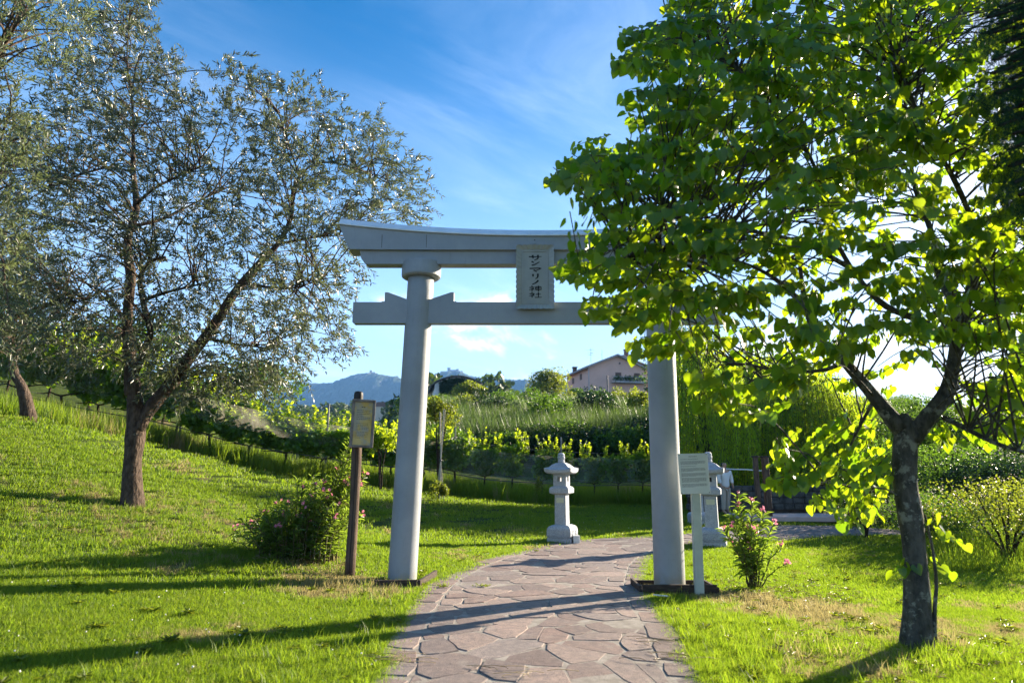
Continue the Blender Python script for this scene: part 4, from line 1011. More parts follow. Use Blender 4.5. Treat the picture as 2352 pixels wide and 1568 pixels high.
def ol_depth(u, v, s):
    q1 = max(0, 1 - ((u - 290) / 330) ** 2 - ((v - 450) / 470) ** 2); q2 = max(0, 1 - ((u - 680) / 290) ** 2 - ((v - 540) / 400) ** 2)
    return max(YO + s * 1.9 * math.sqrt(max(q1, q2)) + rng.normal(0, .12), 10.9 if u > 740 else 0)
g, Pp, Dd, B, tw, src = tree_from('olive_tree', 'gnarled forked olive tree with silvery leaves on the slope left of the gate', 'olive tree', ob, ol_sk, ol_crown, ol_depth, (m_bark_olive, m_olive), None, 11, 7, (.18, .42), (57, (-1, -.3, .4, 1)), blob_r=.42,
    holes=((395, 610, 40), (500, 330, 50), (600, 500, 40), (250, 470, 26), (740, 460, 24), (120, 560, 26), (230, 600, 20), (440, 560, 22), (560, 580, 18), (380, 250, 14), (655, 700, 20), (150, 330, 24)))
k = len(Pp); leafmesh('leaves', Pp, Dd, rng.normal(size=(k, 3)), rng.uniform(.080, .122, k), rng.uniform(.022, .031, k), 'lance', m_olive, g); print('olive leaves', k, len(B))

# nearer olive whose branches come in at the left edge
YO2 = 7.2
def O2(u, v, dy=0): return at(u, v, YO2 + dy)
b2_ = onto(-8.4, YO2)
sk2 = [('trunk', [b2_ - [0, 0, .1], b2_ + [0, 0, 1], b2_ + [.3, 0, 2.0]], [.2, .16, .14]), ('limb', [b2_ + [.3, 0, 2.0], O2(-230, 600), O2(-120, 380), O2(-20, 150), O2(60, 20)], [.13, .09, .06, .035, .02]),
       ('limb', [O2(-230, 600), O2(-120, 560), O2(-40, 540)], [.06, .04, .02]), ('limb', [O2(-120, 380), O2(-60, 330), O2(0, 330)], [.05, .03, .012])]
cr2 = [(-140, -60), (120, -60), (150, 20), (175, 60), (130, 120), (100, 130), (40, 170), (0, 180), (10, 230), (45, 290), (90, 330), (100, 390), (40, 420), (45, 520), (60, 640), (20, 740), (-140, 740)]
g, Pp, Dd, B, tw, src = tree_from('olive_tree', 'nearer olive whose leafy branches reach in from the left edge of the picture', 'olive tree', b2_, sk2, cr2, lambda u, v, s: YO2 + s * .8 + rng.normal(0, .1), (m_bark_olive, m_olive2), None, 9, 9, (.2, .5), (62, (-1, 0, 1)), blob_r=.36)
k = len(Pp); leafmesh('leaves', Pp, Dd, rng.normal(size=(k, 3)), rng.uniform(.055, .085, k), rng.uniform(.015, .021, k), 'lance', m_olive2, g)
# olive behind, far left, with a netted foot
b3_ = onto(at(70, 940, 15.2)[0], 15.2); f3 = lambda u, v, dy=0: at(u, v, 15.2 + dy)
sk3 = [('trunk', [b3_ - [0, 0, .1], f3(55, 900), f3(35, 860), f3(25, 810), f3(10, 780)], [.17, .12, .09, .07, .05]), ('limb', [f3(28, 830), f3(45, 790), f3(60, 740)], [.08, .06, .03])]
g, Pp, Dd, B, tw, src = tree_from('olive_tree', 'dark leaning olive trunk at the far left edge among the vines', 'olive tree', b3_, sk3, [(-90, 560), (60, 540), (120, 620), (110, 740), (60, 790), (-90, 800)], lambda u, v, s: 15.2 + s * 1.2, (m_bark_olive, m_olive), None, 9, 8, (.2, .45), (44, (-1, 0, 1)))
k = len(Pp); leafmesh('leaves', Pp, Dd, rng.normal(size=(k, 3)), rng.uniform(.06, .10, k), rng.uniform(.018, .026, k), 'lance', m_olive, g)

# ---- the redbud in front, right
YR = float(gp(2105, 1490)[1])
rbz = onto(at(2105, 1490, YR)[0], YR)
def C(u, v, dy=0): return at(u, v, YR + dy)
rk = [
 ('trunk', [rbz - [0, 0, .12], C(2105, 1450), C(2100, 1330), C(2095, 1200), C(2083, 1100), C(2080, 1010), C(2078, 968), C(2076, 950)], [.155, .125, .108, .102, .104, .112, .085, .03]),
 ('limb', [C(2070, 985), C(2035, 945, .05), C(1990, 890, .1), C(1935, 825, .15), C(1885, 780, .2), C(1850, 700, .3), C(1835, 600, .3)], [.085, .07, .06, .052, .042, .032, .018]),
 ('limb', [C(2090, 1010), C(2130, 965, -.05), C(2175, 905, -.1), C(2190, 830, -.1), C(2200, 760, -.1), C(2225, 680, -.05), C(2260, 580, 0), C(2310, 470, .1), C(2340, 330, .1)], [.085, .082, .075, .058, .052, .048, .042, .030, .02]),
 ('limb', [C(1940, 832, .15), C(1890, 850, .3), C(1800, 852, .5), C(1720, 838, .7), C(1650, 830, .8)], [.026, .022, .018, .014, .008]),
 ('limb', [C(2195, 790, -.1), C(2120, 740, .2), C(2030, 700, .3), C(1960, 620, .4), C(1915, 545, .4), C(1880, 480, .5)], [.045, .038, .032, .026, .022, .014]),
 ('limb', [C(2195, 700, -.05), C(2160, 640, .4), C(2140, 540, .6), C(2100, 420, .7), C(2080, 250, .6), C(2060, 60, .4)], [.04, .034, .03, .026, .018, .01]),
 ('limb', [C(1960, 620, .4), C(1850, 560, .2), C(1720, 530, -.2), C(1600, 510, -.5), C(1480, 490, -.7)], [.026, .022, .018, .013, .008]),
 ('limb', [C(1850, 700, .3), C(1780, 640, -.1), C(1690, 600, -.4), C(1560, 590, -.7), C(1420, 600, -.9)], [.024, .02, .016, .012, .007]),
 ('limb', [C(1915, 545, .4), C(1870, 380, .1), C(1780, 240, -.2), C(1680, 150, -.4), C(1560, 80, -.5)], [.024, .02, .016, .012, .007]),
 ('limb', [C(2170, 960, -.1), C(2230, 990, -.4), C(2300, 1022, -.7), C(2400, 1050, -1.0)], [.028, .024, .02, .012]),
 ('limb', [C(2260, 580, 0), C(2200, 430, -.5), C(2120, 280, -.9), C(2040, 120, -1.1)], [.028, .024, .018, .01]),
 ('limb', [C(2010, 915, .1), C(1985, 960, .3), C(1960, 1010, .5), C(1940, 1060, .6)], [.018, .015, .012, .008]),
 ('limb', [C(2080, 1130, .05), C(2010, 1130, .2), C(1930, 1120, .3), C(1850, 1105, .35)], [.016, .013, .010, .007]),
 ('sucker', [onto(rbz[0] + .15, YR - .02), C(2146, 1400, -.05), C(2150, 1330, -.05), C(2138, 1240, -.02), C(2124, 1180, 0)], [.022, .018, .016, .013, .008]),
]
rc = [(1535, 0), (1560, 30), (1430, 66), (1425, 130), (1500, 180), (1440, 210), (1430, 250), (1500, 290), (1430, 305), (1430, 330), (1350, 345), (1290, 345), (1256, 405), (1300, 430), (1340, 480), (1360, 540), (1400, 575), (1275, 590), (1300, 635), (1430, 645), (1340, 705), (1360, 725), (1480, 730), (1450, 765), (1470, 800), (1570, 800), (1600, 830), (1600, 880), (1640, 930), (1680, 955), (1740, 915), (1850, 880), (1920, 870), (1960, 900), (2000, 960), (1900, 950), (1850, 990), (1790, 1040), (1750, 1100), (1850, 1120), (1950, 1180), (2030, 1160), (2050, 1090), (2120, 1050), (2200, 1000), (2400, 1000), (2500, 900), (2500, -90), (1500, -90)]
def rc_depth(u, v, s):
    q = max(0, 1 - ((u - 2000) / 760) ** 2 - ((v - 460) / 620) ** 2)
    return YR + s * 2.0 * math.sqrt(q) - .5 * max(0, (1800 - u) / 500) + rng.normal(0, .15)
rholes = tuple((a, b, c * 1.35) for a, b, c in ((1650, 640, 28), (1740, 405, 22), (1950, 560, 18), (2010, 430, 26), (2110, 520, 38), (2060, 340, 18), (2180, 360, 34), (2240, 420, 40), (1560, 700, 22), (2220, 610, 26), (1820, 610, 22), (1620, 330, 12), (2130, 60, 16), (1905, 10, 24), (1500, 560, 18), (1760, 720, 30), (1700, 380, 16), (2040, 700, 24), (2150, 900, 30), (1990, 1000, 22), (1660, 470, 14), (2085, 980, 70), (2100, 1080, 70), (1590, 620, 30), (2120, 840, 36)))
redbud, Pp0, Dd0, B, tw, src = tree_from('redbud_tree', 'spreading redbud tree with large round translucent leaves filling the right foreground', 'tree', rbz, rk, rc, rc_depth, (m_bark_cerc, m_cerc), None, 3, 2, (.25, .40), (50, (-.95, -.3, .3, .9)), holes=rholes, droop=.15, conn_r=.011, blob_r=.22, up=.1, drop=lambda u, v, k: (k < 3 and 1840 < u < 2330 and 800 < v < 1250) or (k in (1, 2) and v > 430 and u < 2130) or (k == 1 and u > 2100))
# leaves hang in overlapping ranks from both sides of nearly level shoots
hub = C(2080, 620)
ends = B; m = len(ends); nsh = 3
o_ = nrm((ends - hub) * np.array([1, 1, .55])); Dsh = (o_[:, None] + rng.normal(0, .38, (m, nsh, 3))); Dsh[..., 2] = Dsh[..., 2] * .45 - .06; Dsh = nrm(Dsh).reshape(-1, 3)
Lsh = rng.uniform(.30, .58, m * nsh); Ssh = (ends[:, None] - (Lsh[:, None] * .95 * Dsh).reshape(m, nsh, 3) + rng.normal(0, .05, (m, nsh, 3))).reshape(-1, 3)
keep = rng.random(len(Ssh)) < .66; Ssh, Dsh, Lsh = Ssh[keep], Dsh[keep], Lsh[keep]
# extra sprays: pointed tips at the left outline, and shoots on the trunk
tips = [(1262, 400), (1290, 352), (1275, 596), (1342, 712), (1452, 770), (1465, 802), (1430, 72), (1428, 132), (1442, 215), (1436, 312), (1545, 20), (1320, 440), (1400, 640), (1390, 700), (1520, 790), (1600, 870), (1690, 955), (1680, 900), (1760, 1095), (1800, 1060), (1860, 1140), (1980, 1180), (2050, 1310), (2090, 1300), (2180, 1310), (2210, 1240), (2150, 1205), (2330, 1000), (2280, 900)]
eS, eD, eL = [], [], []
for (u, v) in tips:
    yy = YR - .9 if u < 1560 else YR + .1
    if 2040 < u < 2240 and v > 1150: yy = YR - .1
    t_ = at(u, v, yy); 
    if v > 1190 and u > 2000: s_ = at(2105 + (35 if u > 2120 else -5), v - 30, YR)
    else: s_ = t_ + nrm((hub - t_) * np.array([1, 1, .3])) * rng.uniform(.55, .8) + np.array([0, 0, rng.uniform(-.02, .08)])
    eS.append(s_); eD.append(t_ - s_); eL.append(np.linalg.norm(t_ - s_))
Ssh = np.vstack([Ssh, eS]); Dsh = np.vstack([Dsh, nrm(np.array(eD))]); Lsh = np.r_[Lsh, eL]
LP, LD, LN, TW4 = [], [], [], []
for S_, D_, L_ in zip(Ssh, Dsh, Lsh):
    n_ = max(3, int(L_ / .042)); t = np.linspace(.08, 1, n_); C_ = S_ + D_ * L_ * t[:, None] + np.array([0, 0, -1]) * (.10 * L_ * t * t)[:, None]
    TW4.append(np.array([S_ + D_ * L_ * q + np.array([0, 0, -.10 * L_ * q * q]) for q in (0, .35, .7, 1)]))
    sd = nrm(np.cross(D_, [0, 0, 1.])); s = np.where(np.arange(n_) % 2, 1, -1)
    pet = sd[None] * s[:, None] * .03 + D_ * .012 + rng.normal(0, .008, (n_, 3)); p = C_ + pet
    d_ = sd[None] * s[:, None] * rng.uniform(.1, .75, (n_, 1)) + D_ * rng.uniform(-.05, .6, (n_, 1)) + np.array([0, 0, -1.]) * rng.uniform(.35, 1.25, (n_, 1)) + rng.normal(0, .14, (n_, 3))
    nn = sd[None] * s[:, None] * .8 + np.array([0, 0, .8]) + D_ * rng.normal(0, .5, (n_, 1)) + rng.normal(0, .35, (n_, 3))
    LP.append(p); LD.append(d_); LN.append(nn)
LP, LD, LN = map(np.concatenate, (LP, LD, LN)); k = len(LP); LL = rng.uniform(.066, .115, k); print('redbud leaves', k)
V, F = tubes(np.array(TW4), np.array([[.0045, .004, .003, .002]]).repeat(len(TW4), 0), 4); mesh('shoots', V, F, m_twig, redbud)['kind'] = 'stuff'
def leaf_objects(parent, P, D, Nn, L, Wd, kind, mat, n, name='leaf', curl=1.0):
    """the n leaves that show largest as objects, the rest as one part"""
    r_ = P - np.array([0, 0, EYE]); dep = r_[:, 1] * CP + r_[:, 2] * SP; u = r_[:, 0] / dep; v = (-r_[:, 1] * SP + r_[:, 2] * CP) / dep
    inn = (np.abs(u) < .79) & (np.abs(v) < .53) & (dep > .3); sc = np.where(inn, L / dep, 0)
    idx = np.argsort(-sc)[:n]; rest = np.setdiff1d(np.arange(len(P)), idx)
    V, F = tpl(kind); T = [(f[0], f[a], f[a + 1]) for f in F for a in range(1, len(f) - 1)]; ms = []
    for q in range(6):
        me = bpy.data.meshes.new(name); me.from_pydata([(x, y, z * curl * (.6 + .2 * q)) for x, y, z in V], [], T); at_ = me.attributes.new('tint', 'FLOAT', 'POINT'); at_.data.foreach_set('value', np.full(len(V), q / 5, np.float32)); me.materials.append(mat); ms.append(me)
    X, Y, Z = frames(D[idx], Nn[idx]); W_ = np.broadcast_to(Wd, (len(P),))
    for a, i in enumerate(idx):
        o = bpy.data.objects.new(name, ms[a % 6]); COL.objects.link(o); o.parent = parent
        p = P[i] - np.array(parent.location); M_ = Matrix(((X[a][0] * L[i], Y[a][0] * W_[i], Z[a][0] * L[i], p[0]), (X[a][1] * L[i], Y[a][1] * W_[i], Z[a][1] * L[i], p[1]), (X[a][2] * L[i], Y[a][2] * W_[i], Z[a][2] * L[i], p[2]), (0, 0, 0, 1)))
        o.matrix_local = M_
    return leafmesh('leaves', P[rest], D[rest], Nn[rest], L[rest], W_[rest], kind, mat, parent)
leaf_objects(redbud, LP, LD, LN, LL, LL * rng.uniform(.9, 1.1, k), 'heart', m_cerc, 300)
# seed pods hang in bunches below the shoots
npod = 3000; i = rng.integers(0, len(Ssh), npod); cl = rng.random(len(Ssh)) < .42; i = i[cl[i]]
pc = Ssh[i] + Dsh[i] * (Lsh[i] * rng.uniform(0, .7, len(i)))[:, None] + rng.normal(0, .03, (len(i), 3)); dp = rng.normal(0, .18, (len(i), 3)); dp[:, 2] = -1
leafmesh('seed_pods', pc, dp, rng.normal(size=(len(i), 3)), rng.uniform(.07, .11, len(i)), .014, 'lance', m_pod, redbud)

# ---- cedar bough, right edge: near, dark, drooping
cz = thing('cedar_tree', onto(5.6, 4.4), 'dark green cedar foliage hanging at the top right edge of the picture', 'conifer')
Acc().tube(limb_curve([onto(5.6, 4.4) - [0, 0, .1], (5.6, 4.4, 3), (5.5, 4.4, 7)], 10), np.linspace(.24, .1, 10), 12).done('trunk', m_bark_dk, cz, smooth=True)
cp = poisson([(2255, -80), (2420, -80), (2500, 100), (2500, 620), (2370, 500), (2325, 420), (2300, 300), (2270, 120)], 30); bl = []
SS, DD_ = [], []
for s in (-.25, 0, .25):
    for (u, v) in cp: p = at(u + rng.normal(0, 6), v, 4.1 + s); SS.append(p); DD_.append(nrm(np.array([-.35, -.1, -.75]) + rng.normal(0, .3, 3)))
SS = np.array(SS); DD_ = np.array(DD_); m = len(SS); bl = np.array([limb_curve([(5.55, 4.4, min(p[2] + .5, 6.5)), (p + np.array([5.55, 4.4, p[2] + .7])) / 2 + [0, 0, .1], p], 6) for p in SS]); V, F = tubes(bl, np.full((m, 6), .010), 4); mesh('branches', V, F, m_bark_dk, cz)['kind'] = 'stuff'
rep = 12; s2 = SS.repeat(rep, 0) + rng.normal(0, .07, (m * rep, 3)); d2 = DD_.repeat(rep, 0) + rng.normal(0, .45, (m * rep, 3)); Pq, Dq, tq = sprigs(s2, d2, rng.uniform(.08, .2, m * rep), 11, .3, 55)
leafmesh('needles', Pq, Dq, rng.normal(size=(len(Pq), 3)), rng.uniform(.018, .032, len(Pq)), .0035, 'lance', m_cedar, cz)

# ---- oleanders
def oleander(base, label, stems, size, nfl, seed, node=.040, foot=.12, t0=.22):
    g = thing('oleander_bush', base, label, 'oleander'); a = Acc(); SP_, SD_, SL_ = [], [], []; LPs, LDs, LNs = [], [], []; FL = []
    for (dx_, dy_, h_) in stems:
        top = base + np.array([dx_, dy_, h_]); b = base + np.array([dx_ * foot, dy_ * foot, -.03]); mid = base + np.array([dx_ * (foot * .45 + .42), dy_ * (foot * .45 + .42), h_ * .55]); C_ = limb_curve([b, mid, top], 9, .008)
        a.tube(C_, np.linspace(.012, .005, 9), 5)
        T_ = nrm(np.gradient(C_, axis=0)); n_ = int(h_ / node)
        for q in range(n_):
            t = t0 + (1 - t0) * q / n_ + random.uniform(-.01, .01); i_ = min(t, .999) * 8; j = int(i_); p = C_[j] + (C_[min(j + 1, 8)] - C_[j]) * (i_ - j); tt = T_[j]
            for w_ in range(3):
                ra = rng.normal(size=3); sd = nrm(np.cross(tt, ra)); up = rng.uniform(.35, 1.3) if t > .55 else rng.uniform(.1, .9)
                LPs.append(p); LDs.append(sd + tt * up); LNs.append(tt - sd * .4 + rng.normal(0, .25, 3))
        if random.random() < nfl: FL.append(C_[-1])
    a.done('stems', m_stem, g, smooth=True)
    LPs, LDs, LNs = map(np.array, (LPs, LDs, LNs)); k = len(LPs)
    leaf_objects(g, LPs, LDs, LNs, rng.uniform(.7, 1.2, k) * size, size * .155, 'lancefold', m_olean, 300, curl=1.2)
    for f in FL:
        nf = random.randint(3, 5); P_, D_, N_ = [], [], []
        for _ in range(nf):
            c = f + rng.normal(0, .028, 3) + [0, 0, .02]; ax = nrm(rng.normal(size=3) + [0, -.5, .8]); s_ = nrm(np.cross(ax, rng.normal(size=3))); t_ = np.cross(ax, s_)
            for q in range(5): aa = q * 2 * math.pi / 5; dd = s_ * math.cos(aa) + t_ * math.sin(aa); P_.append(c); D_.append(dd + ax * .35); N_.append(ax)
        leafmesh('flower', np.array(P_), np.array(D_), np.array(N_), .030, .025, 'broad', m_pinkfl, g, stuff=True)
    return g
ub = gp(672, 1282)
st = [(rng.uniform(-.70, 1.02), rng.uniform(-.55, .45), 0) for _ in range(96)]; st = [(x, y, rng.uniform(.55, 1.05) * (1.0 if x < .3 else 1.2) * (1 - .5 * max(0, -x - .1)) * (1 - .35 * abs(y))) for x, y, _ in st] + [(.85, -.1, 1.85), (.9, -.15, 1.7), (.74, -.1, 1.62), (.98, -.1, 1.6), (1.1, 0, 1.3), (1.05, -.1, 1.1), (-.85, -.1, .62), (-.95, 0, .42), (-.9, -.2, .3), (-.8, .2, .5), (.70, 0, 1.55), (.86, -.05, 1.48), (.60, .1, 1.35), (.9, .1, 1.3), (.25, 0, 1.28), (.05, -.1, 1.22), (.45, .05, 1.25), (.15, -.2, 1.1), (-.62, -.1, .88), (-.5, 0, .7)]
oleander(ub, 'broad dark green oleander bush with few pink flowers beside the leaning wooden post', st, .142, .34, 1, .044, .62, .06)
rb_ = gp(1732, 1352)
st = [(rng.uniform(-.42, .48), rng.uniform(-.35, .3), rng.uniform(.4, 1.12)) for _ in range(12)] + [(-.3, -.1, 1.12), (-.15, 0, 1.2), (.05, 0, 1.28), (.2, -.05, 1.1), (.48, 0, .62), (-.12, .1, 1.35), (-.42, -.1, .85)]
oleander(rb_, 'sparse upright oleander with pink and white flowers right of the notice board', st, .165, .8, 2, .062)
# dry leaves and straw lying round their feet
def litter(name, cx, cy, r, n, label, L=(.05, .14)):
    a = rng.random(n) * 6.28; q = np.sqrt(rng.random(n)) * r; x = cx + q * np.cos(a); y = cy + q * np.sin(a); z = gz(x, y) + rng.uniform(.02, .06, n)
    dd = np.c_[rng.normal(size=(n, 2)), rng.normal(0, .15, n)]; o = leafmesh(name, np.c_[x, y, z], dd, np.c_[rng.normal(0, .4, (n, 2)), np.ones(n)], rng.uniform(*L, n), .007, 'lance', m_straw, None, world=True); o['label'] = label; return o
m_straw = leafy('dry straw', (.30, .22, .11), (.52, .42, .25), (.4, .3, .15), .2)
litter('dry_straw', rb_[0] + .2, rb_[1] - .3, 1.1, 420, 'dry straw scattered on the grass')
litter('dry_straw', ub[0] + .4, ub[1] - .35, .9, 260, 'dry straw scattered on the grass')
litter('dry_straw', 3.6, 5.9, 1.3, 300, 'dry straw scattered on the grass')
for (u, v, n) in ((905, 1525, 16), (1180, 1552, 10), (1540, 1520, 12), (1525, 1480, 8)):
    p = gp(u, v); x = p[0] + rng.normal(0, .12, n); y = p[1] + rng.normal(0, .07, n)
    P4 = np.array([[(x[i] + rng.normal(0, .01) + t * math.cos(i * 2.1 + .3 * t) * .22, y[i] + t * math.sin(i * 2.1) * .09, float(gz(x[i], y[i])) + .038 + .01 * math.sin(t * 3)) for t in (0, .4, .8, 1.2)] for i in range(n)])
    V, F = tubes(P4, np.full((n, 4), .0028), 3); o = mesh('dry_stalks', V, F, m_straw, None, tint=rng.random(len(V))); put(o, 'tangle of bleached dry stalks lying on the flagstones', None, None, 'stuff')
# ------------------------------------------------------------------ vineyard
ROW = [(-22, 15.6), (-17, 17.3), (-13, 18.5), (-7.4, 19.7), (-3, 22.2), (0, 23.5), (5, 25.7), (9, 27.4)]
RX = [q[0] for q in ROW]; RY = [q[1] for q in ROW]
def rowy(x, off=0): return np.interp(x, RX, RY) + off
def vine_meshes(seed, full, hgt=1.75):
    a = Acc(); P = limb_curve([(0, 0, -.1), (random.uniform(-.05, .05), 0, .35), (random.uniform(-.06, .06), 0, .72)], 7, .012); a.tube(P, np.linspace(.045, .03, 7), 7)
    a.tube(limb_curve([P[-1], (.3, 0, .80), (.62, 0, .78)], 5, .015), np.linspace(.025, .012, 5), 5); a.tube(limb_curve([P[-1], (-.3, 0, .80), (-.62, 0, .78)], 5, .015), np.linspace(.025, .012, 5), 5)
    tv, tf = a.arr()
    k = int(1150 * full); n = 20; cen = np.c_[rng.uniform(-.6, .6, n) * (1 if full > .8 else .62), rng.normal(0, .08, n), rng.uniform(.95, 1.75, n)]; q = cen[rng.integers(0, n, k)] + nrm(rng.normal(size=(k, 3))) * rng.random((k, 1)) ** .5 * np.array([.28, .24, .26])
    q[:, 2] = np.maximum(q[:, 2], .74 + rng.random(k) * .2)
    D = np.c_[rng.normal(0, .5, k), rng.normal(0, .35, k) - .35, -rng.random(k) * 1.2]; Nn = np.c_[rng.normal(0, .4, k), rng.normal(-.5, .5, k), rng.normal(.5, .35, k)]
    LV = leaves(q, D, Nn, rng.uniform(.08, .14, k), rng.uniform(.09, .14, k), 'vine')
    # young shoots standing above the wires
    ns = 9; S_ = np.c_[rng.uniform(-.6, .6, ns), rng.normal(0, .06, ns), rng.uniform(1.6, 1.85, ns)]; Dn = np.c_[rng.normal(0, .3, ns), rng.normal(0, .15, ns), np.ones(ns)]; Ls = rng.uniform(.25, .75, ns)
    p2, d2, tw = sprigs(S_, Dn, Ls, 8, .08, 65, .1); kk = len(p2); L2 = rng.uniform(.05, .10, kk); TV = leaves(p2, d2 + [0, 0, -.3], rng.normal(size=(kk, 3)), L2, L2, 'vine'); SV = tubes(tw, np.full((ns, 4), .006), 3)
    return (tv, tf), (LV, k), (TV, kk), SV
def mk(name, V, F, mat, k=None, rep=None):
    o = mesh(name, V, F, mat, tint=(rng.random(k).repeat(rep) if k else None)); me = o.data; bpy.data.objects.remove(o); return me
VM = []
for s in range(9):
    (tv, tf), (LV, k), (TV, kk), SV = vine_meshes(s, .92 if s < 5 else .55); VM.append([('trunk', mk('trunk', tv, tf, m_bark_dk), None), ('leaves', mk('leaves', LV[0], LV[1], m_vine, k, LV[2]), 'stuff'), ('young_leaves', mk('young_leaves', TV[0], TV[1], m_vinetip, kk, TV[2]), 'stuff'), ('shoots', mk('shoots', SV[0], SV[1], m_greentwig), None)])
ORD = ['first', 'second', 'third', 'fourth', 'fifth', 'sixth', 'seventh', 'eighth', 'ninth', 'tenth', 'eleventh', 'twelfth', 'thirteenth', 'fourteenth', 'fifteenth', 'sixteenth', 'seventeenth', 'eighteenth', 'nineteenth', 'twentieth', 'twenty first', 'twenty second', 'twenty third', 'twenty fourth', 'twenty fifth', 'twenty sixth']
NV = {}
def nth(k): NV[k] = NV.get(k, 0) + 1; return ORD[NV[k] - 1]
def vine(x, y, var, label, group, sc=1.0, tall=1.0):
    b = onto(x, y); g = thing('grape_vine', b, label, 'vine', group, rz=rng.normal(0, .12) + math.atan2(1, 2.5) + (math.pi if random.random() < .5 else 0)); g.scale = (sc, sc, sc * tall)
    for nm, me, kd in VM[var]:
        o = bpy.data.objects.new(nm, me); COL.objects.link(o); o.parent = g
        if kd: o['kind'] = kd
x = -20.0
while x < 9.5:
    left = x < -2.6
    vine(x, rowy(x) + rng.normal(0, .05), random.choice([0, 1, 2, 3, 4] if left else [5, 6, 7, 8]), nth('a') + ' dense grape vine from the left in the front row behind the olive tree' if left else nth('b') + ' grape vine from the left gate column in the netted front row',
         'vines of the front row on the left' if left else 'vines of the netted front row', 1.1 if left else .93, rng.uniform(.97, 1.12) * (1 - .26 * float(sst(-13, -8, x)) * left)); x += 1.0 if left else 1.02
x = -16.0
while x < -2.4:
    vine(x, rowy(x, 2.6), random.choice([0, 1, 2, 3, 4]), nth('c') + ' grape vine from the left in the second row behind', 'vines of the second row', 1.12, 1.05 * (1 - .28 * float(sst(-13, -8, x)))); x += 1.1
# posts, wires, dripping hose, hail net
m_galv = noisy('zinc vineyard post', (.17, .17, .17), (.26, .26, .25), 6, .6, .2)
px_ = [-18.5, -14.1, -9.9, -5.9, -2.0, 1.85, 6.0, 8.4]
for i, x in enumerate(px_):
    b = onto(x, rowy(x, .07)); lab = nth('p') + ' thin grey vineyard post from the left in the front vine row'
    g = thing('vineyard_post', b, lab, 'post', 'posts of the front vine row'); Acc().box((b[0], b[1], b[2] + 1.1), (.055, .045, 2.5), None, .006).done('post', m_galv, g)
def rowline(h, off, r, x0=-20, x1=9.3, sag=.02, n=120):
    xs = np.linspace(x0, x1, n); return np.c_[xs, rowy(xs, off), gz(xs, rowy(xs)) + h + sag * np.sin(xs * 1.7)]
hose = Acc().tube(rowline(.62, -.05, 0), .016, 5); put(hose.done('irrigation_hose', m_metal), 'black irrigation hose strung low along the front vine row', 'hose')
wires = thing('trellis_wires', onto(0, 22.4), 'thin trellis wires strung along the front vine row', 'wire')
for h_ in (.80, 1.15, 1.5, 1.82): Acc().tube(rowline(h_, 0, 0, sag=.01), .0045, 3).done('wire', m_galv, wires)
def f_net(h):
    pos = h.n('ShaderNodeNewGeometry').outputs['Position']; tr = h.n('ShaderNodeBsdfTransparent')
    df = h.bsdf((.34, .33, .29), .8, None, .2); tl_ = h.n('ShaderNodeBsdfTranslucent'); h.set(tl_.inputs[0], (.70, .66, .54)); m1 = h.n('ShaderNodeMixShader'); m1.inputs[0].default_value = .7; h.set(m1.inputs[1], df); h.set(m1.inputs[2], tl_.outputs[0])
    mx = h.n('ShaderNodeMixShader'); h.set(mx.inputs[0], h.ramp(h.noise(h.vmath('MULTIPLY', pos, (1, 1, .4)), 3.5, 5, .7), .3, .75, .10, .36)); h.set(mx.inputs[1], tr.outputs[0]); h.set(mx.inputs[2], m1.outputs[0]); return mx.outputs[0]
m_net = material('pale anti hail net', f_net)
def net(x0, x1, z0, z1, label, off=-.30):
    n = int((x1 - x0) * 6); xs = np.linspace(x0, x1, n); V = []
    for i, xx in enumerate(xs):
        for j in range(7):
            t = j / 6; zz = gz(xx, rowy(xx)) + z0 + (z1 - z0) * t + .02 * math.sin(xx * 2.3); V.append((xx, rowy(xx, off) + .03 * math.sin(xx * 5 + j) + .10 * (1 - abs(2 * t - 1)) * math.sin(xx * 1.9), zz))
    F = [[i * 7 + j, (i + 1) * 7 + j, (i + 1) * 7 + j + 1, i * 7 + j + 1] for i in range(n - 1) for j in range(6)]
    put(mesh('hail_net', V, F, m_net, smooth=True, origin=(0, 0, 0)), label, 'net')
net(-3.0, 9.2, .70, 1.62, 'pale grey net stretched along the front of the vines seen through the gate'); net(-19, -3.2, 1.05, 1.7, 'pale net over the dense vines left of the gate', -.36)
# climbing shrub with bamboo stakes next to the left column
sb = gp(1010, 1152)
g = thing('bamboo_stakes', onto(sb[0], sb[1]), 'bundle of pale bamboo stakes tied together right of the left gate column', 'stakes')
m_bam = noisy('pale bamboo', (.36, .33, .26), (.52, .48, .39), 9, .6, .2)
for (dx_, dy_, tx) in ((-.13, 0, .06), (.0, -.12, -.03), (.14, .02, .0), (.05, .12, .09), (-.05, .05, -.07)):
    Acc().tube([(sb[0] + dx_, sb[1] + dy_, sb[2] - .1), (sb[0] + .0, sb[1], sb[2] + 1.25), (sb[0] + tx - dx_ * .4, sb[1] - dy_ * .4, sb[2] + 2.75 + tx)], .016, 6).done('stake', m_bam, g)
Acc().lathe([(.035, 0), (.042, .02), (.035, .05)], (sb[0], sb[1], sb[2] + 1.22), 10).done('tie', m_metal, g)
bush('small_bush', 'small yellowish bush at the foot of the bamboo stakes', 'bush', sb[0] - .05, sb[1] - .1, .72, .7, .75, 1500, .055, m_hedge2, lumps=9)
bush('rose_shrub', 'light leafy shrub growing up the bamboo stakes', 'shrub', at(1010, 930, 22)[0], 22.0, 1.7, 1.0, 1.5, 1500, .09, m_hedge2, tall=1.9, lumps=10)
bush('yellow_vine', 'bright yellow green vine top between the post and the left column', 'vine', at(878, 1000, 19.9)[0], 19.9, 1.1, .7, 1.3, 900, .11, m_vinetip, kind='vine', tall=.9)
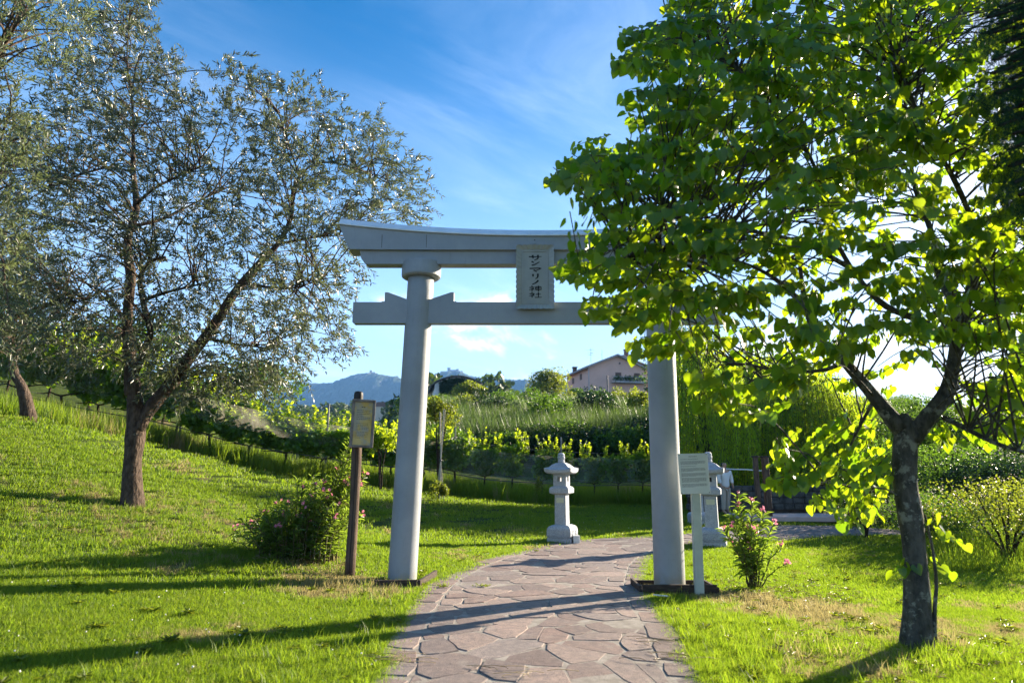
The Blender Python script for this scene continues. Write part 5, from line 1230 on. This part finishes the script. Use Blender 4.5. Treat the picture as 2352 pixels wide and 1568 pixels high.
bush('climber', 'thin pale climber hanging on the net in front of the vines', 'climber', at(1240, 1100, 21.7)[0], rowy(.6, -.5), .3, .25, 1.1, 260, .06, m_hedge2, lumps=7, trunk=False)

# ------------------------------------------------------------------ bank of reeds and bushes behind the vines
def f_blades(n, hmin, hmax, w_, spread, lean, seed, segs='blade'):
    r_ = np.random.default_rng(seed); P = np.c_[r_.uniform(-spread, spread, (n, 2)), np.full(n, -.02)]; D = np.c_[r_.normal(0, lean, (n, 2)), np.ones(n)]; Nn = r_.normal(size=(n, 3)); Nn[:, 2] *= .2
    h_ = r_.uniform(hmin, hmax, n); V, F, k = leaves(P, D, Nn, h_, w_ * r_.uniform(.7, 1.3, n), 'blade', 1.0); return V, F, r_.random(n).repeat(k)
def proto(V, F, t, mat):
    me = bpy.data.meshes.new('tuft'); o = mesh('tuft', V, F, mat, tint=t); me = o.data; bpy.data.objects.remove(o); return me
def scatter(name, label, pts, scl, rot, protos, mat):
    """one object: points carrying tufts by geometry nodes"""
    me = bpy.data.meshes.new(name); me.vertices.add(len(pts)); me.vertices.foreach_set('co', np.asarray(pts, np.float32).ravel())
    a = me.attributes.new('sc', 'FLOAT', 'POINT'); a.data.foreach_set('value', np.asarray(scl, np.float32)); a = me.attributes.new('rz', 'FLOAT', 'POINT'); a.data.foreach_set('value', np.asarray(rot, np.float32))
    a = me.attributes.new('pick', 'INT', 'POINT'); a.data.foreach_set('value', rng.integers(0, len(protos), len(pts)).astype(np.int32)); me.materials.append(mat)
    o = bpy.data.objects.new(name, me); COL.objects.link(o); put(o, label, None, None, 'stuff')
    pc = bpy.data.collections.new(name + '_tufts')
    for q in protos: po = bpy.data.objects.new('tuft', q); pc.objects.link(po)
    nt = bpy.data.node_groups.new(name, 'GeometryNodeTree'); nt.interface.new_socket('Geometry', in_out='INPUT', socket_type='NodeSocketGeometry'); nt.interface.new_socket('Geometry', in_out='OUTPUT', socket_type='NodeSocketGeometry')
    n = nt.nodes.new; L = nt.links.new; gi, go = n('NodeGroupInput'), n('NodeGroupOutput'); ci = n('GeometryNodeCollectionInfo'); ci.inputs['Collection'].default_value = pc; ci.inputs['Separate Children'].default_value = True
    iop = n('GeometryNodeInstanceOnPoints'); iop.inputs['Pick Instance'].default_value = True
    def attr(nm, ty):
        x = n('GeometryNodeInputNamedAttribute'); x.data_type = ty; x.inputs['Name'].default_value = nm; return x.outputs['Attribute']
    cx = n('ShaderNodeCombineXYZ'); L(attr('rz', 'FLOAT'), cx.inputs[2]); e2r = n('FunctionNodeEulerToRotation'); L(cx.outputs[0], e2r.inputs[0])
    L(gi.outputs[0], iop.inputs['Points']); L(ci.outputs[0], iop.inputs['Instance']); L(attr('pick', 'INT'), iop.inputs['Instance Index']); L(e2r.outputs[0], iop.inputs['Rotation']); L(attr('sc', 'FLOAT'), iop.inputs['Scale']); L(iop.outputs[0], go.inputs[0])
    md = o.modifiers.new('tufts', 'NODES'); md.node_group = nt; return o
RE = [proto(*f_blades(60, 1.2, 2.5, .055, .8, .22, 40 + i), m_reed) for i in range(4)]
n = 7000; y = rng.uniform(37, 92, n); x = (rng.uniform(-.17, .62, n)) * y; kp = (x > -.145 * y) & (smooth_noise(x, y, 8, ((.05, 1), (.13, .6))) > -.62); x, y = x[kp], y[kp]
scatter('reeds', 'tall pale green reeds and grass covering the bank behind the vineyard', np.c_[x, y, gz(x, y)], rng.uniform(.75, 1.25, len(x)), rng.random(len(x)) * 6.28, RE, m_reed)
def B_(u, v, Y, w_, h_, k, L, mat, name, label, **kw):
    p = at(u, v, Y); return bush(name, label, kw.pop('cat', 'bush'), p[0], Y, w_, kw.pop('d', w_ * .8), h_, k, L, mat, **kw)
# dark thicket at the foot of the bank
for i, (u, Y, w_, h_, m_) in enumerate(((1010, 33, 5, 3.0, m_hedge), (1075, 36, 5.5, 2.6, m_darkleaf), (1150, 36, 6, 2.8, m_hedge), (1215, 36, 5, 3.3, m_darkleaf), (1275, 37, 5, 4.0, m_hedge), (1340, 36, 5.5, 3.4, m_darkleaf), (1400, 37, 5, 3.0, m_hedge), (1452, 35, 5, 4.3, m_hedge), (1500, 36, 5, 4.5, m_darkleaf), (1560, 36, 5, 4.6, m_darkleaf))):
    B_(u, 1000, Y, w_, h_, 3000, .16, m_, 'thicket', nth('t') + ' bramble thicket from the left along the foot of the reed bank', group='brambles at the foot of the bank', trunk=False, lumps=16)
for i in range(15):
    u_ = 1000 + i * 36 + rng.uniform(-12, 12); Y_ = rng.uniform(84, 93); hb = rng.uniform(1.6, 4.0)
    if 1355 < u_ < 1480: hb = 1.3
    B_(u_, 930, Y_, rng.uniform(3.4, 6.5), hb, 1900, .24, (m_hedge, m_hedge2, m_hedge)[i % 3], 'skyline_bush', nth('sk') + ' bush from the left along the top edge of the bank', group='bushes on the skyline of the bank', lumps=11, trunk=False)
for i in range(16):
    u_ = 1030 + 480 * rng.random(); Y_ = rng.uniform(42, 80); w__ = rng.uniform(2.4, 5.5)
    B_(u_, 980, Y_, w__, rng.uniform(2.2, 4.4), 1900, .2, (m_hedge, m_hedge2, m_darkleaf, m_hedge)[i % 4], 'bank_bush', nth('bb') + ' small bush placed among the reeds on the bank', group='bushes among the reeds', lumps=9, trunk=False)
B_(1488, 980, 47, 5, 3.6, 2600, .22, m_darkleaf, 'thicket', 'dark green bush growing in the reeds just left of the right gate column', lumps=12)
# round the houses
B_(1262, 900, 100, 8.5, 7.6, 5200, .30, m_hedge2, 'garden_tree', 'feathery light green tree left of the pink house', cat='tree', tall=.8, lumps=22)
B_(1322, 905, 98, 6.0, 4.5, 2600, .30, m_hedge, 'garden_bush', 'round green bush in front of the corner of the pink house', lumps=14)
B_(1420, 900, 104, 3.4, 4.6, 2000, .28, m_hedge2, 'garden_bush', 'small round topped tree right in front of the pink house wall', lumps=12)
B_(1085, 905, 92, 6.2, 5.6, 3600, .28, m_hedge2, 'garden_bush', 'bushy tree growing before the ivy covered barn', lumps=16)
B_(1130, 915, 90, 7, 2.6, 1800, .26, m_hedge2, 'garden_bush', 'low yellowish bush right of the barn', lumps=10)
B_(1015, 925, 84, 6, 3.6, 2200, .26, m_hedge, 'garden_bush', 'dark green bush left of the barn', lumps=12)
B_(1190, 912, 94, 10, 3.0, 3400, .28, m_hedge, 'garden_hedge', 'green hedge below the cream cottage', lumps=20)
B_(1385, 912, 100, 9, 2.3, 2200, .26, m_hedge, 'garden_hedge', 'low hedge along the foot of the pink house', lumps=18)
B_(960, 950, 60, 6, 3.8, 2400, .2, m_hedge, 'garden_bush', 'dark bush seen just right of the left gate column top of the vines', lumps=12)
B_(905, 960, 46, 7, 3.6, 3600, .17, m_hedge, 'garden_bush', 'dense green bushes behind the vines left of the left gate column', lumps=18)
cf = thing('conifer', onto(26.8, 118), 'dark blue green conifer at the right end of the pink house', 'conifer')
k = 5200; hh = rng.random(k) ** 1.4; aa = rng.random(k) * 6.28; rr_ = (1 - hh) * 3.6 * (.55 + .45 * np.abs(np.sin(hh * 26))) * np.sqrt(rng.random(k)); b = onto(26.8, 118)
leafmesh('foliage', np.c_[b[0] + rr_ * np.cos(aa), b[1] + rr_ * np.sin(aa), b[2] + .3 + hh * 8.5], np.c_[np.cos(aa), np.sin(aa), -rng.random(k) * .6], rng.normal(size=(k, 3)), .5, .16, 'lance', m_darkleaf, cf); Acc().tube([b, b + [0, 0, 8]], [.25, .05], 7).done('trunk', m_bark_dk, cf)
# a dark pole in front of the house wall
p = at(1396, 905, 100); g = Acc().tube([(p[0], 100, float(gz(p[0], 100)) - .3), (p[0], 100, float(gz(p[0], 100)) + 6.0)], .11, 8); put(g.done('pole', m_metal, origin=(p[0], 100, float(gz(p[0], 100)))), 'thin dark pole in front of the pink house wall', 'pole')

for x_, y_, w_, h_, lb_ in ((-31, 27, 8, 5.0, 'leftmost dark tree of the hedgerow behind the vines'), (-24, 27, 8, 4.4, 'second dark tree from the left in the hedgerow behind the vines'), (-18, 28, 8, 4.2, 'middle dark tree of the hedgerow seen under the olive crown'), (-12.5, 29, 7, 3.6, 'low green tree of the hedgerow right of the olive trunk'), (-8.5, 31, 6, 3.0, 'rightmost low bush of the hedgerow behind the vines')):
    bush('hedgerow_tree', lb_, 'tree', x_, y_, w_, 4, h_, 5200, .16, m_hedge, lumps=24, tall=-.4)

# ------------------------------------------------------------------ distant wooded ground
def wood(name, label, n, ylo, yhi, azlo, azhi, R0, R1, L):
    y = np.exp(rng.uniform(math.log(ylo), math.log(yhi), n)); x = rng.uniform(azlo, azhi, n) * y; kp = smooth_noise(x, y, 12, ((.004, 1), (.02, .7))) > -.45; x, y = x[kp], y[kp]; rad = rng.uniform(R0, R1, len(x)); z = gz(x, y)
    per = 150; c = np.c_[x, y, z + rad * .7].repeat(per, 0); r2 = rad.repeat(per)[:, None]; P = c + nrm(rng.normal(size=c.shape)) * r2 * np.array([1, 1, .85]) * rng.uniform(.75, 1.05, (len(c), 1)); P[:, 2] = np.maximum(P[:, 2], gz(P[:, 0], P[:, 1]))
    k = len(P); o = leafmesh(name, P, rng.normal(size=(k, 3)), nrm(P - c) + rng.normal(0, .3, (k, 3)), r2[:, 0] * L, r2[:, 0] * L * .8, 'broad', m_wood_l, None, tint=rng.random(len(x)).repeat(per)); o['label'] = label
wood('distant_trees', 'wooded fields rolling towards the mountain', 520, 130, 620, -.62, -.02, 2.4, 5.2, .34)
wood('valley_trees', 'trees in the shallow valley behind the vineyard', 90, 44, 120, -.40, -.16, 1.2, 2.2, .26)
g = thing('farmhouse', onto(-57, 300) , 'tiny pale farmhouse among the distant trees below the mountain', 'building', rz=.2); P = placed(g, Matrix()); P('wall', Acc().box((0, 0, 2.5), (16, 8, 9)), m_cream); P('roof', Acc().prism([(-8.6, 6.9), (8.6, 6.9), (6, 9), (-6, 9)], -4.5, 4.5), m_tile)

# ------------------------------------------------------------------ willows, shrubs and woodland on the right
def willow(x, y, h_, rad, ns, label, low, seed, Lc_=1.0, az=None):
    b = onto(x, y); g = thing('willow_tree', b, label, 'willow'); a = Acc(); top = b + [0, 0, h_]
    a.tube(limb_curve([b - [0, 0, .2], b + [.1, 0, h_ * .25], b + [0, .1, h_ * .5]], 8, .03), np.linspace(.19, .13, 8), 12); a.done('trunk', m_bark_dk, g, smooth=True)
    LB = []; SS = []
    for i in range(16):
        th = i * 2.4 + rng.random(); q = rad * rng.uniform(.4, .95); e_ = b + [q * math.cos(th), q * math.sin(th), h_ * rng.uniform(.72, 1)]; C_ = limb_curve([b + [0, 0, h_ * .45], b + [q * .4 * math.cos(th), q * .4 * math.sin(th), h_ * .8], e_], 8, .05); LB.append(C_)
    V, F = tubes(np.array(LB), np.array([np.linspace(.11, .02, 8)]).repeat(16, 0), 6); mesh('limbs', V, F, m_bark_dk, g, smooth=True)
    th = rng.random(ns) * 6.28; q = rad * rng.random(ns) ** .42; z1 = b[2] + h_ * (1 - .30 * (q / rad) ** 2) * rng.uniform(.82, 1.03, ns); zl = b[2] + rng.uniform(*low, ns)
    cl = .5 + .5 * np.sin(th * 9 + 1.3) * np.sin(th * 5); zl = zl + cl * h_ * .12; z1 = np.maximum(z1, zl + .5)
    px = b[0] + q * np.cos(th); py = b[1] + q * np.sin(th); n_ = 6; t = np.linspace(0, 1, n_); o_ = .35
    sw = rng.normal(0, .09, (ns, 2)); P = np.stack([px[:, None] + np.cos(th)[:, None] * o_ * np.sin(t * 1.5)[None] + sw[:, :1] * np.sin(t * 5)[None], py[:, None] + np.sin(th)[:, None] * o_ * np.sin(t * 1.5)[None] + sw[:, 1:] * np.sin(t * 5)[None], z1[:, None] + (zl - z1)[:, None] * t[None]], -1)
    V, F = tubes(P, np.full((ns, n_), .006), 3); mesh('strands', V, F, m_greentwig, g)['kind'] = 'stuff'
    ln = z1 - zl; reps = np.maximum(3, (ln / .075).astype(int)); idx = np.repeat(np.arange(ns), reps); tt = rng.random(len(idx)) * (n_ - 1); j = np.minimum(tt.astype(int), n_ - 2); f_ = (tt - j)[:, None]; p = P[idx, j] * (1 - f_) + P[idx, j + 1] * f_
    k = len(p); D = np.c_[rng.normal(0, .4, (k, 2)), -np.ones(k)]; leafmesh('leaves', p + rng.normal(0, .02, (k, 3)), D, rng.normal(size=(k, 3)), rng.uniform(.09, .15, k) * Lc_, rng.uniform(.018, .028, k) * Lc_, 'lance', m_willow, g, tint=np.clip(rng.random(ns)[idx] * .6 + rng.random(k) * .4, 0, 1))
    return g
p = at(1632, 1100, 24); willow(p[0], 24.5, 7.0, 1.6, 480, 'narrow weeping willow with bright yellow green strands right of the right column', (.9, 2.2), 1, 1.25)
p = at(1845, 1100, 26.5); willow(p[0], 26.5, 6.8, 2.5, 1500, 'broad weeping willow whose strands nearly reach the ground behind the redbud', (.0, 1.0), 2)
p = at(1750, 1100, 34); willow(p[0], 34, 7.0, 2.2, 560, 'farther weeping willow filling the gap between the two nearer ones', (1.6, 3), 3, 1.2)
def SH(u, Y, w_, h_, k, L, mat, label, **kw): p = at(u, 1100, Y); return bush(kw.pop('name', 'shrub'), label, kw.pop('cat', 'shrub'), p[0], Y, w_, kw.pop('d', w_), h_, k, L, mat, **kw)
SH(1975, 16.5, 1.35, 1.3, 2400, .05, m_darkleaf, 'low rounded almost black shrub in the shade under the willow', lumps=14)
SH(2290, 12.6, 3.6, 1.75, 5200, .055, m_hedge2, 'loose arching shrub dotted with pale blossom at the right edge', lumps=26, extra=(m_white_l, 520, .035))
SH(2120, 14.2, 2.6, 1.5, 4200, .055, m_hedge, 'green shrub behind the redbud trunk', lumps=22, extra=(m_white_l, 120, .03))
SH(2180, 18.5, 4.6, 2.6, 6000, .085, m_hedge, 'tall mixed green shrub behind the blossoming one', lumps=24, tall=.2)
SH(2050, 21, 4.0, 2.8, 5000, .09, m_hedge, 'tall green shrub between the willow and the redbud trunk', lumps=22, tall=.3)
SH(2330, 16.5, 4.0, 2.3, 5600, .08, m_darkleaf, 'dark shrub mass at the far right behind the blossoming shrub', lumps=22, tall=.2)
SH(1960, 27, 4.6, 3.4, 5600, .12, m_hedge, 'woodland tree behind the broad willow', name='woodland_tree', cat='tree', lumps=24, tall=.8)
SH(2110, 28, 6.0, 4.2, 6400, .12, m_hedge, 'woodland tree behind the tall shrubs on the right', name='woodland_tree', cat='tree', lumps=24, tall=.8)
SH(2300, 26, 6.5, 4.0, 6400, .12, m_hedge, 'woodland tree at the far right of the picture', name='woodland_tree', cat='tree', lumps=24, tall=.8)
SH(1790, 37, 8, 6.5, 5200, .17, m_hedge, 'dark woodland tree glimpsed between the willows', name='woodland_tree', cat='tree', lumps=22, tall=.8)
SH(1570, 38, 5, 8.3, 5200, .14, m_hedge, 'tall loose tree standing just right of the right column', name='woodland_tree', cat='tree', lumps=24, tall=1.4)
SH(1680, 44, 8, 6.0, 4200, .18, m_darkleaf, 'dark tree behind the bright willow', name='woodland_tree', cat='tree', lumps=20, tall=.6)

# ------------------------------------------------------------------ resting place under the willows: posts, wall, paving, person
m_gstone = noisy('grey wall stone', (.05, .048, .046), (.13, .125, .12), 6, .9, .6, 40, .01, rnd=.15)
m_pave = noisy('pink terrace paving', (.46, .34, .30), (.56, .44, .40), 3, .85, .3)
tc = at(1795, 1100, 20.5); zt_ = float(gz(tc[0], 20.5))
te = Acc().box((0, 0, .08), (3.2, 1.5, .16), None, .02).done('terrace', m_pave, world=False); te.location = (tc[0], 20.4, zt_); put(te, 'low pale pink paved step under the willow strands', 'terrace')
wl = thing('low_wall', (tc[0] - .2, 22.4, zt_), 'low dark grey stone wall behind the terrace under the willow', 'wall')
for r_ in range(4):
    x = -2.3 + (.18 if r_ % 2 else 0)
    while x < 2.2:
        l = random.uniform(.3, .52); Acc().box((x + l / 2, random.uniform(-.012, .012), .3 + r_ * .2), (l - .02, .3, .185), None, .015).done('stone', m_gstone, wl, world=False); x += l
Acc().box((0, 0, .5), (4.5, .22, .86)).done('mortar', m_dkwood, wl, world=False)
for u, w_ in ((1738, .13), (1760, .17)):
    p = at(u, 1100, 19.8); g = thing('wooden_post', onto(p[0], 19.8), 'thin dark wooden post under the willow' if w_ < .15 else 'thick brown wooden post under the willow, pale edge lit by the sun', 'post'); Acc().box((p[0], 19.8, g.location[2] + .9), (w_, w_, 1.95), None, .01).done('shaft', m_post, g); Acc().box((p[0], 19.8, g.location[2] + 1.9), (w_ + .05, w_ + .05, .05), None, .01).done('cap', m_dkwood, g)
rp = thing('rope', (at(1690, 1075, 22)[0], 22, zt_ + 1.2), 'white rope slung level behind the right hand lanterns', 'rope'); P = limb_curve([at(1640, 1073, 22), at(1680, 1077, 22), at(1715, 1078, 22), at(1762, 1082, 22)], 16); Acc().tube(P, .022, 6).done('strand', m_white, rp)
def person():
    Y = 21.6; p = at(1668, 1150, Y); b = onto(p[0], Y); b[2] += .02
    g = thing('person', b, 'person with black hair in a white top seen from behind near the willow', 'person', rz=R(18))
    def skin(name, J, E, mat, sub=2):
        me = bpy.data.meshes.new(name); me.from_pydata([j[:3] for j in J], E, []); o = bpy.data.objects.new(name, me); COL.objects.link(o)
        md = o.modifiers.new('s', 'SKIN'); md.use_smooth_shade = True
        for v, j in zip(me.skin_vertices[0].data, J): v.radius = (j[3], j[4] if len(j) > 4 else j[3])
        me.skin_vertices[0].data[0].use_root = True; o.modifiers.new('u', 'SUBSURF').levels = sub; o.modifiers['u'].render_levels = sub
        dg = bpy.context.evaluated_depsgraph_get(); m2 = bpy.data.meshes.new_from_object(o.evaluated_get(dg)); m2.materials.clear(); m2.materials.append(mat); bpy.data.objects.remove(o)
        for q in m2.polygons: q.use_smooth = True
        o = bpy.data.objects.new(name, m2); COL.objects.link(o); o.parent = g; return o
    m_skin = noisy('skin', (.42, .25, .17), (.46, .28, .20), 3, .6, 0); m_hair = noisy('black hair', (.008, .007, .007), (.016, .013, .012), 30, .45, .3); m_top = noisy('white cotton', (.66, .66, .64), (.74, .74, .72), 4, .9, .2); m_tr = noisy('pale trousers', (.40, .36, .30), (.46, .42, .36), 4, .9, .2)
    J = [(0, 0, .92, .12, .09), (0, .0, 1.15, .115, .085), (0, 0, 1.36, .14, .09), (0, 0, 1.45, .055), (0, -.01, 1.53, .065, .075), (0, -.015, 1.60, .078, .095), (0, -.01, 1.66, .06, .07),
         (-.19, 0, 1.37, .05), (-.24, -.01, 1.12, .042), (-.22, -.10, .90, .033), (-.20, -.15, .84, .032, .02), (.19, 0, 1.37, .05), (.25, .0, 1.12, .042), (.24, -.08, .90, .033), (.23, -.12, .84, .032, .02),
         (-.09, 0, .86, .09), (-.10, 0, .48, .06), (-.10, .03, .10, .042), (-.10, -.12, .04, .04, .03), (.09, 0, .86, .09), (.10, .04, .48, .06), (.10, .10, .10, .042), (.10, -.04, .04, .04, .03)]
    E = [(0, 1), (1, 2), (2, 3), (3, 4), (4, 5), (5, 6), (2, 7), (7, 8), (8, 9), (9, 10), (2, 11), (11, 12), (12, 13), (13, 14), (0, 15), (15, 16), (16, 17), (17, 18), (0, 19), (19, 20), (20, 21), (21, 22)]
    skin('body', J, E, m_skin)
    skin('shirt', [(0, 0, .82, .17, .125), (0, 0, 1.15, .155, .115), (0, 0, 1.36, .175, .115), (0, 0, 1.42, .09, .08), (-.2, 0, 1.36, .075), (-.245, -.005, 1.14, .065), (-.23, -.07, .98, .055), (.2, 0, 1.36, .075), (.255, 0, 1.14, .065), (.245, -.05, .98, .055)], [(0, 1), (1, 2), (2, 3), (2, 4), (4, 5), (5, 6), (2, 7), (7, 8), (8, 9)], m_top)
    skin('trousers', [(0, 0, .90, .14, .11), (-.095, 0, .80, .105), (-.10, 0, .46, .08), (-.10, .03, .12, .07), (.095, 0, .80, .105), (.10, .04, .46, .08), (.10, .09, .12, .07)], [(0, 1), (1, 2), (2, 3), (0, 4), (4, 5), (5, 6)], m_tr)
    skin('hair', [(0, .02, 1.66, .075, .085), (0, .045, 1.60, .082, .075), (0, .06, 1.52, .06, .045)], [(0, 1), (1, 2)], m_hair)
person()

# ------------------------------------------------------------------ grass
PP = PATHPOLY
def onpath(x, y, shrink=0.0): return inpoly(np.c_[x, y], PP)
def lawn_pts(n, ylo, yhi, azr=.86):
    y = np.sqrt(rng.uniform(ylo ** 2, yhi ** 2, n)); x = rng.uniform(-azr, azr, n) * y + rng.uniform(-.8, .8, n); kp = (y < rowy(x, -.2)) & ~onpath(x, y); x, y = x[kp], y[kp]; return x, y
def turf(seed, n, h0, h1, w_, sp_): return proto(*f_blades(n, h0, h1, w_, sp_, .38, seed), m_grass)
TA = [turf(i, 150, .025, .075, .0048, .16) for i in range(5)]; TB = [turf(10 + i, 130, .03, .085, .009, .24) for i in range(5)]; TC = [turf(20 + i, 110, .04, .10, .016, .38) for i in range(4)]
x, y = lawn_pts(9500, 4.2, 8.2)
# blades thin out where the lawn is dry
th_ = 1 - .35 * dry_at(x, y); kp = rng.random(len(x)) < th_; x, y = x[kp], y[kp]
scatter('lawn_grass', 'short lawn grass on both sides of the path', np.c_[x, y, gz(x, y)], rng.uniform(.7, 1.25, len(x)) * (1 - .3 * dry_at(x, y)), rng.random(len(x)) * 6.28, TA, m_grass)
x, y = lawn_pts(9000, 8.1, 14.5); kp = rng.random(len(x)) < (1 - .35 * dry_at(x, y)); x, y = x[kp], y[kp]
scatter('lawn_grass', 'lawn grass around and beyond the gate', np.c_[x, y, gz(x, y)], rng.uniform(.7, 1.2, len(x)) * (1 - .3 * dry_at(x, y)), rng.random(len(x)) * 6.28, TB, m_grass)
x, y = lawn_pts(8500, 14.3, 30); scatter('lawn_grass', 'lawn grass stretching back to the vines', np.c_[x, y, gz(x, y)], rng.uniform(.7, 1.2, len(x)), rng.random(len(x)) * 6.28, TC, m_grass)
# fringe leaning over the path edge
ss = rng.uniform(1.2, sl_[-1] - 6, 2600); e_ = rng.random(2600) < .5; q = np.array([path_xy(s, (-.012 if f else 1.012) + abs(rng.normal(0, .022)) * (1 if f else -1) * (smooth_noise(np.array(s), np.array(9. * f), 44, ((.5, 1), (1.3, .7))) > -.15)) for s, f in zip(ss, e_)])
scatter('edge_grass', 'ragged grass along the edges of the stone path', np.c_[q, gz(q[:, 0], q[:, 1])], rng.uniform(.45, 1.0, 2600), rng.random(2600) * 6.28, [turf(60 + i, 26, .03, .10, .005, .045) for i in range(3)], m_grass)
# taller tufts: near lawn, foot of trunks and posts
hp = []
for (cx_, cy_, r_, n_) in ((-6.5, 11.4, .5, 60), (3.75, 6.1, .35, 60), (3.95, 5.9, .6, 50), (2.2, 6.2, .7, 90), (1.9, 7.6, .5, 60), (1.75, 6.6, .25, 40), (1.8, 5.6, .3, 60), (-2.4, 9.3, .3, 30), (-3.3, 10.0, .9, 70), (2.6, 8.6, .6, 50), (-1.6, 9.0, .45, 50), (3.5, 9.0, .4, 30), (3.0, 5.3, .8, 60), (-1.9, 6.0, .4, 40), (-1.6, 8.2, .4, 60)):
    hp.append(np.c_[cx_ + rng.normal(0, r_, n_), cy_ + rng.normal(0, r_ * .8, n_)])
x = rng.uniform(-.8, .8, 2600) ; y = rng.uniform(4.6, 14, 2600); x = x * y; kp = smooth_noise(x, y, 21, ((.2, 1), (.5, .6))) > .25; hp.append(np.c_[x, y][kp])
hp = np.concatenate(hp); hp = hp[~onpath(hp[:, 0], hp[:, 1])]
TD = [turf(70 + i, 16, .07, .20, .006, .06) for i in range(4)]
scatter('tall_grass_tufts', 'longer grass tufts in the lawn and round the posts and trunks', np.c_[hp, gz(hp[:, 0], hp[:, 1])], rng.uniform(.6, 1.15, len(hp)), rng.random(len(hp)) * 6.28, TD, m_grass)
# unmown grass below the vines and up the left slope
TE = [proto(*f_blades(60, .25, .62, .012, .28, .18, 80 + i), m_grass) for i in range(4)]
n = 2300; x = rng.uniform(-20, 10, n); y = rowy(x, 0) + rng.uniform(-.75, 1.6, n); lx = rng.uniform(-15.5, -9.6, 900); ly = rowy(lx) - rng.random(900) ** 1.4 * 3.4 * sst(-9.5, -12.5, lx) - .3; x = np.r_[x, lx]; y = np.r_[y, ly]
scatter('unmown_grass', 'tall unmown grass growing under the vine row', np.c_[x, y, gz(x, y)], rng.uniform(.35, 1.25, len(x)), rng.random(len(x)) * 6.28, TE, m_grass)
n = 800; x = rng.uniform(4.5, 16, n); y = rng.uniform(11.5, 21, n); kp = x / y > .60; x, y = x[kp], y[kp]
scatter('unmown_grass', 'tall grass at the foot of the shrubs on the right', np.c_[x, y, gz(x, y)], rng.uniform(.5, 1.0, len(x)), rng.random(len(x)) * 6.28, TE, m_grass)
# broad leaved weeds and clover heads
n = 420; x = rng.uniform(-.8, .8, n); y = rng.uniform(4.6, 13, n); x *= y; kp = ~onpath(x, y); x, y = x[kp], y[kp]
wv = [proto(*(lambda L_: (L_[0], L_[1], rng.random(14).repeat(L_[2])))(leaves(np.zeros((14, 3)) + [0, 0, .02], np.c_[np.cos(np.arange(14) * 2.4), np.sin(np.arange(14) * 2.4), rng.uniform(.15, .8, 14)], np.tile([0, 0, 1.], (14, 1)) + rng.normal(0, .2, (14, 3)), rng.uniform(.05, .10, 14), .028, 'broad')), m_hedge2) for _ in range(3)]
scatter('lawn_weeds', 'broad leaved weeds dotted through the lawn', np.c_[x, y, gz(x, y) + .01], rng.uniform(.5, 1.1, len(x)), rng.random(len(x)) * 6.28, wv, m_hedge2)
def clover():
    m_cl = noisy('clover heads', (.62, .60, .52), (.75, .72, .64), 30, .9, 0)
    bm = bmesh.new(); bmesh.ops.create_icosphere(bm, subdivisions=1, radius=.009); a = Acc(); a.bm(bm); V, F = a.arr(); me_o = mesh('clover_head', V, F, m_cl); me = me_o.data; bpy.data.objects.remove(me_o)
    n = 110; y = rng.uniform(4.7, 9.5, n); x = rng.uniform(-.82, -.05, n) * y; kp = (smooth_noise(x, y, 33, ((.25, 1), (.6, .6))) > -.1) & ~onpath(x, y) & (dry_at(x, y) < .3); x, y = x[kp], y[kp]
    y2 = rng.uniform(11, 20, 160); x2 = rng.uniform(-.25, .28, 160) * y2; k2 = ~onpath(x2, y2); x = np.r_[x, x2[k2]]; y = np.r_[y, y2[k2]]
    scatter('clover_flowers', 'white clover heads scattered in the lawn', np.c_[x, y, gz(x, y) + rng.uniform(.03, .06, len(x))], rng.uniform(.7, 1.15, len(x)), rng.random(len(x)), [me], m_cl)
clover()
# weed growing in a joint of the path, and the crumbs round it
for (u, v, s_) in ((1108, 1350, .16), (1018, 1352, .10), (1232, 1268, .07)):
    p = gp(u, v); n_ = 40; a = rng.random(n_) * 6.28; o = leafmesh('path_weed', np.c_[p[0] + rng.normal(0, s_ * .35, n_), p[1] + rng.normal(0, s_ * .2, n_), np.full(n_, p[2] + .025)], np.c_[np.cos(a), np.sin(a), rng.uniform(.2, 1, n_)], np.tile([0, 0, 1.], (n_, 1)) + rng.normal(0, .3, (n_, 3)), rng.uniform(.03, .07, n_), .012, 'broad', m_hedge2, None, stuff=False, origin=None) if False else leafmesh('path_weed', np.c_[p[0] + rng.normal(0, s_ * .35, n_), p[1] + rng.normal(0, s_ * .2, n_), np.full(n_, p[2] + .025)], np.c_[np.cos(a), np.sin(a), rng.uniform(.2, 1, n_)], np.tile([0, 0, 1.], (n_, 1)) + rng.normal(0, .3, (n_, 3)), rng.uniform(.03, .07, n_), .012, 'broad', m_hedge2, None, stuff=False)
    put(o, {.16: 'flat green weed growing between the flagstones under the gate', .10: 'small weed on the flagstones next to the left timber edging', .07: 'tiny weed at the far left edge of the path'}[s_], 'weed')

# ------------------------------------------------------------------ the air
def f_haze(h):
    v = h.n('ShaderNodeVolumePrincipled'); h.set(v.inputs['Color'], (.22, .50, 1.0)); v.inputs['Density'].default_value = HAZE; v.inputs['Anisotropy'].default_value = .0
    h.out(None, v.outputs[0])
HAZE = 0.00012
m_haze = material('pale air', f_haze)
m_haze.cycles.homogeneous_volume = True
hz_ = Acc().box((0, 0, 230), (7400, 7400, 580)).done('haze', m_haze, world=False); put(hz_, 'pale blue air', None, None, 'stuff')
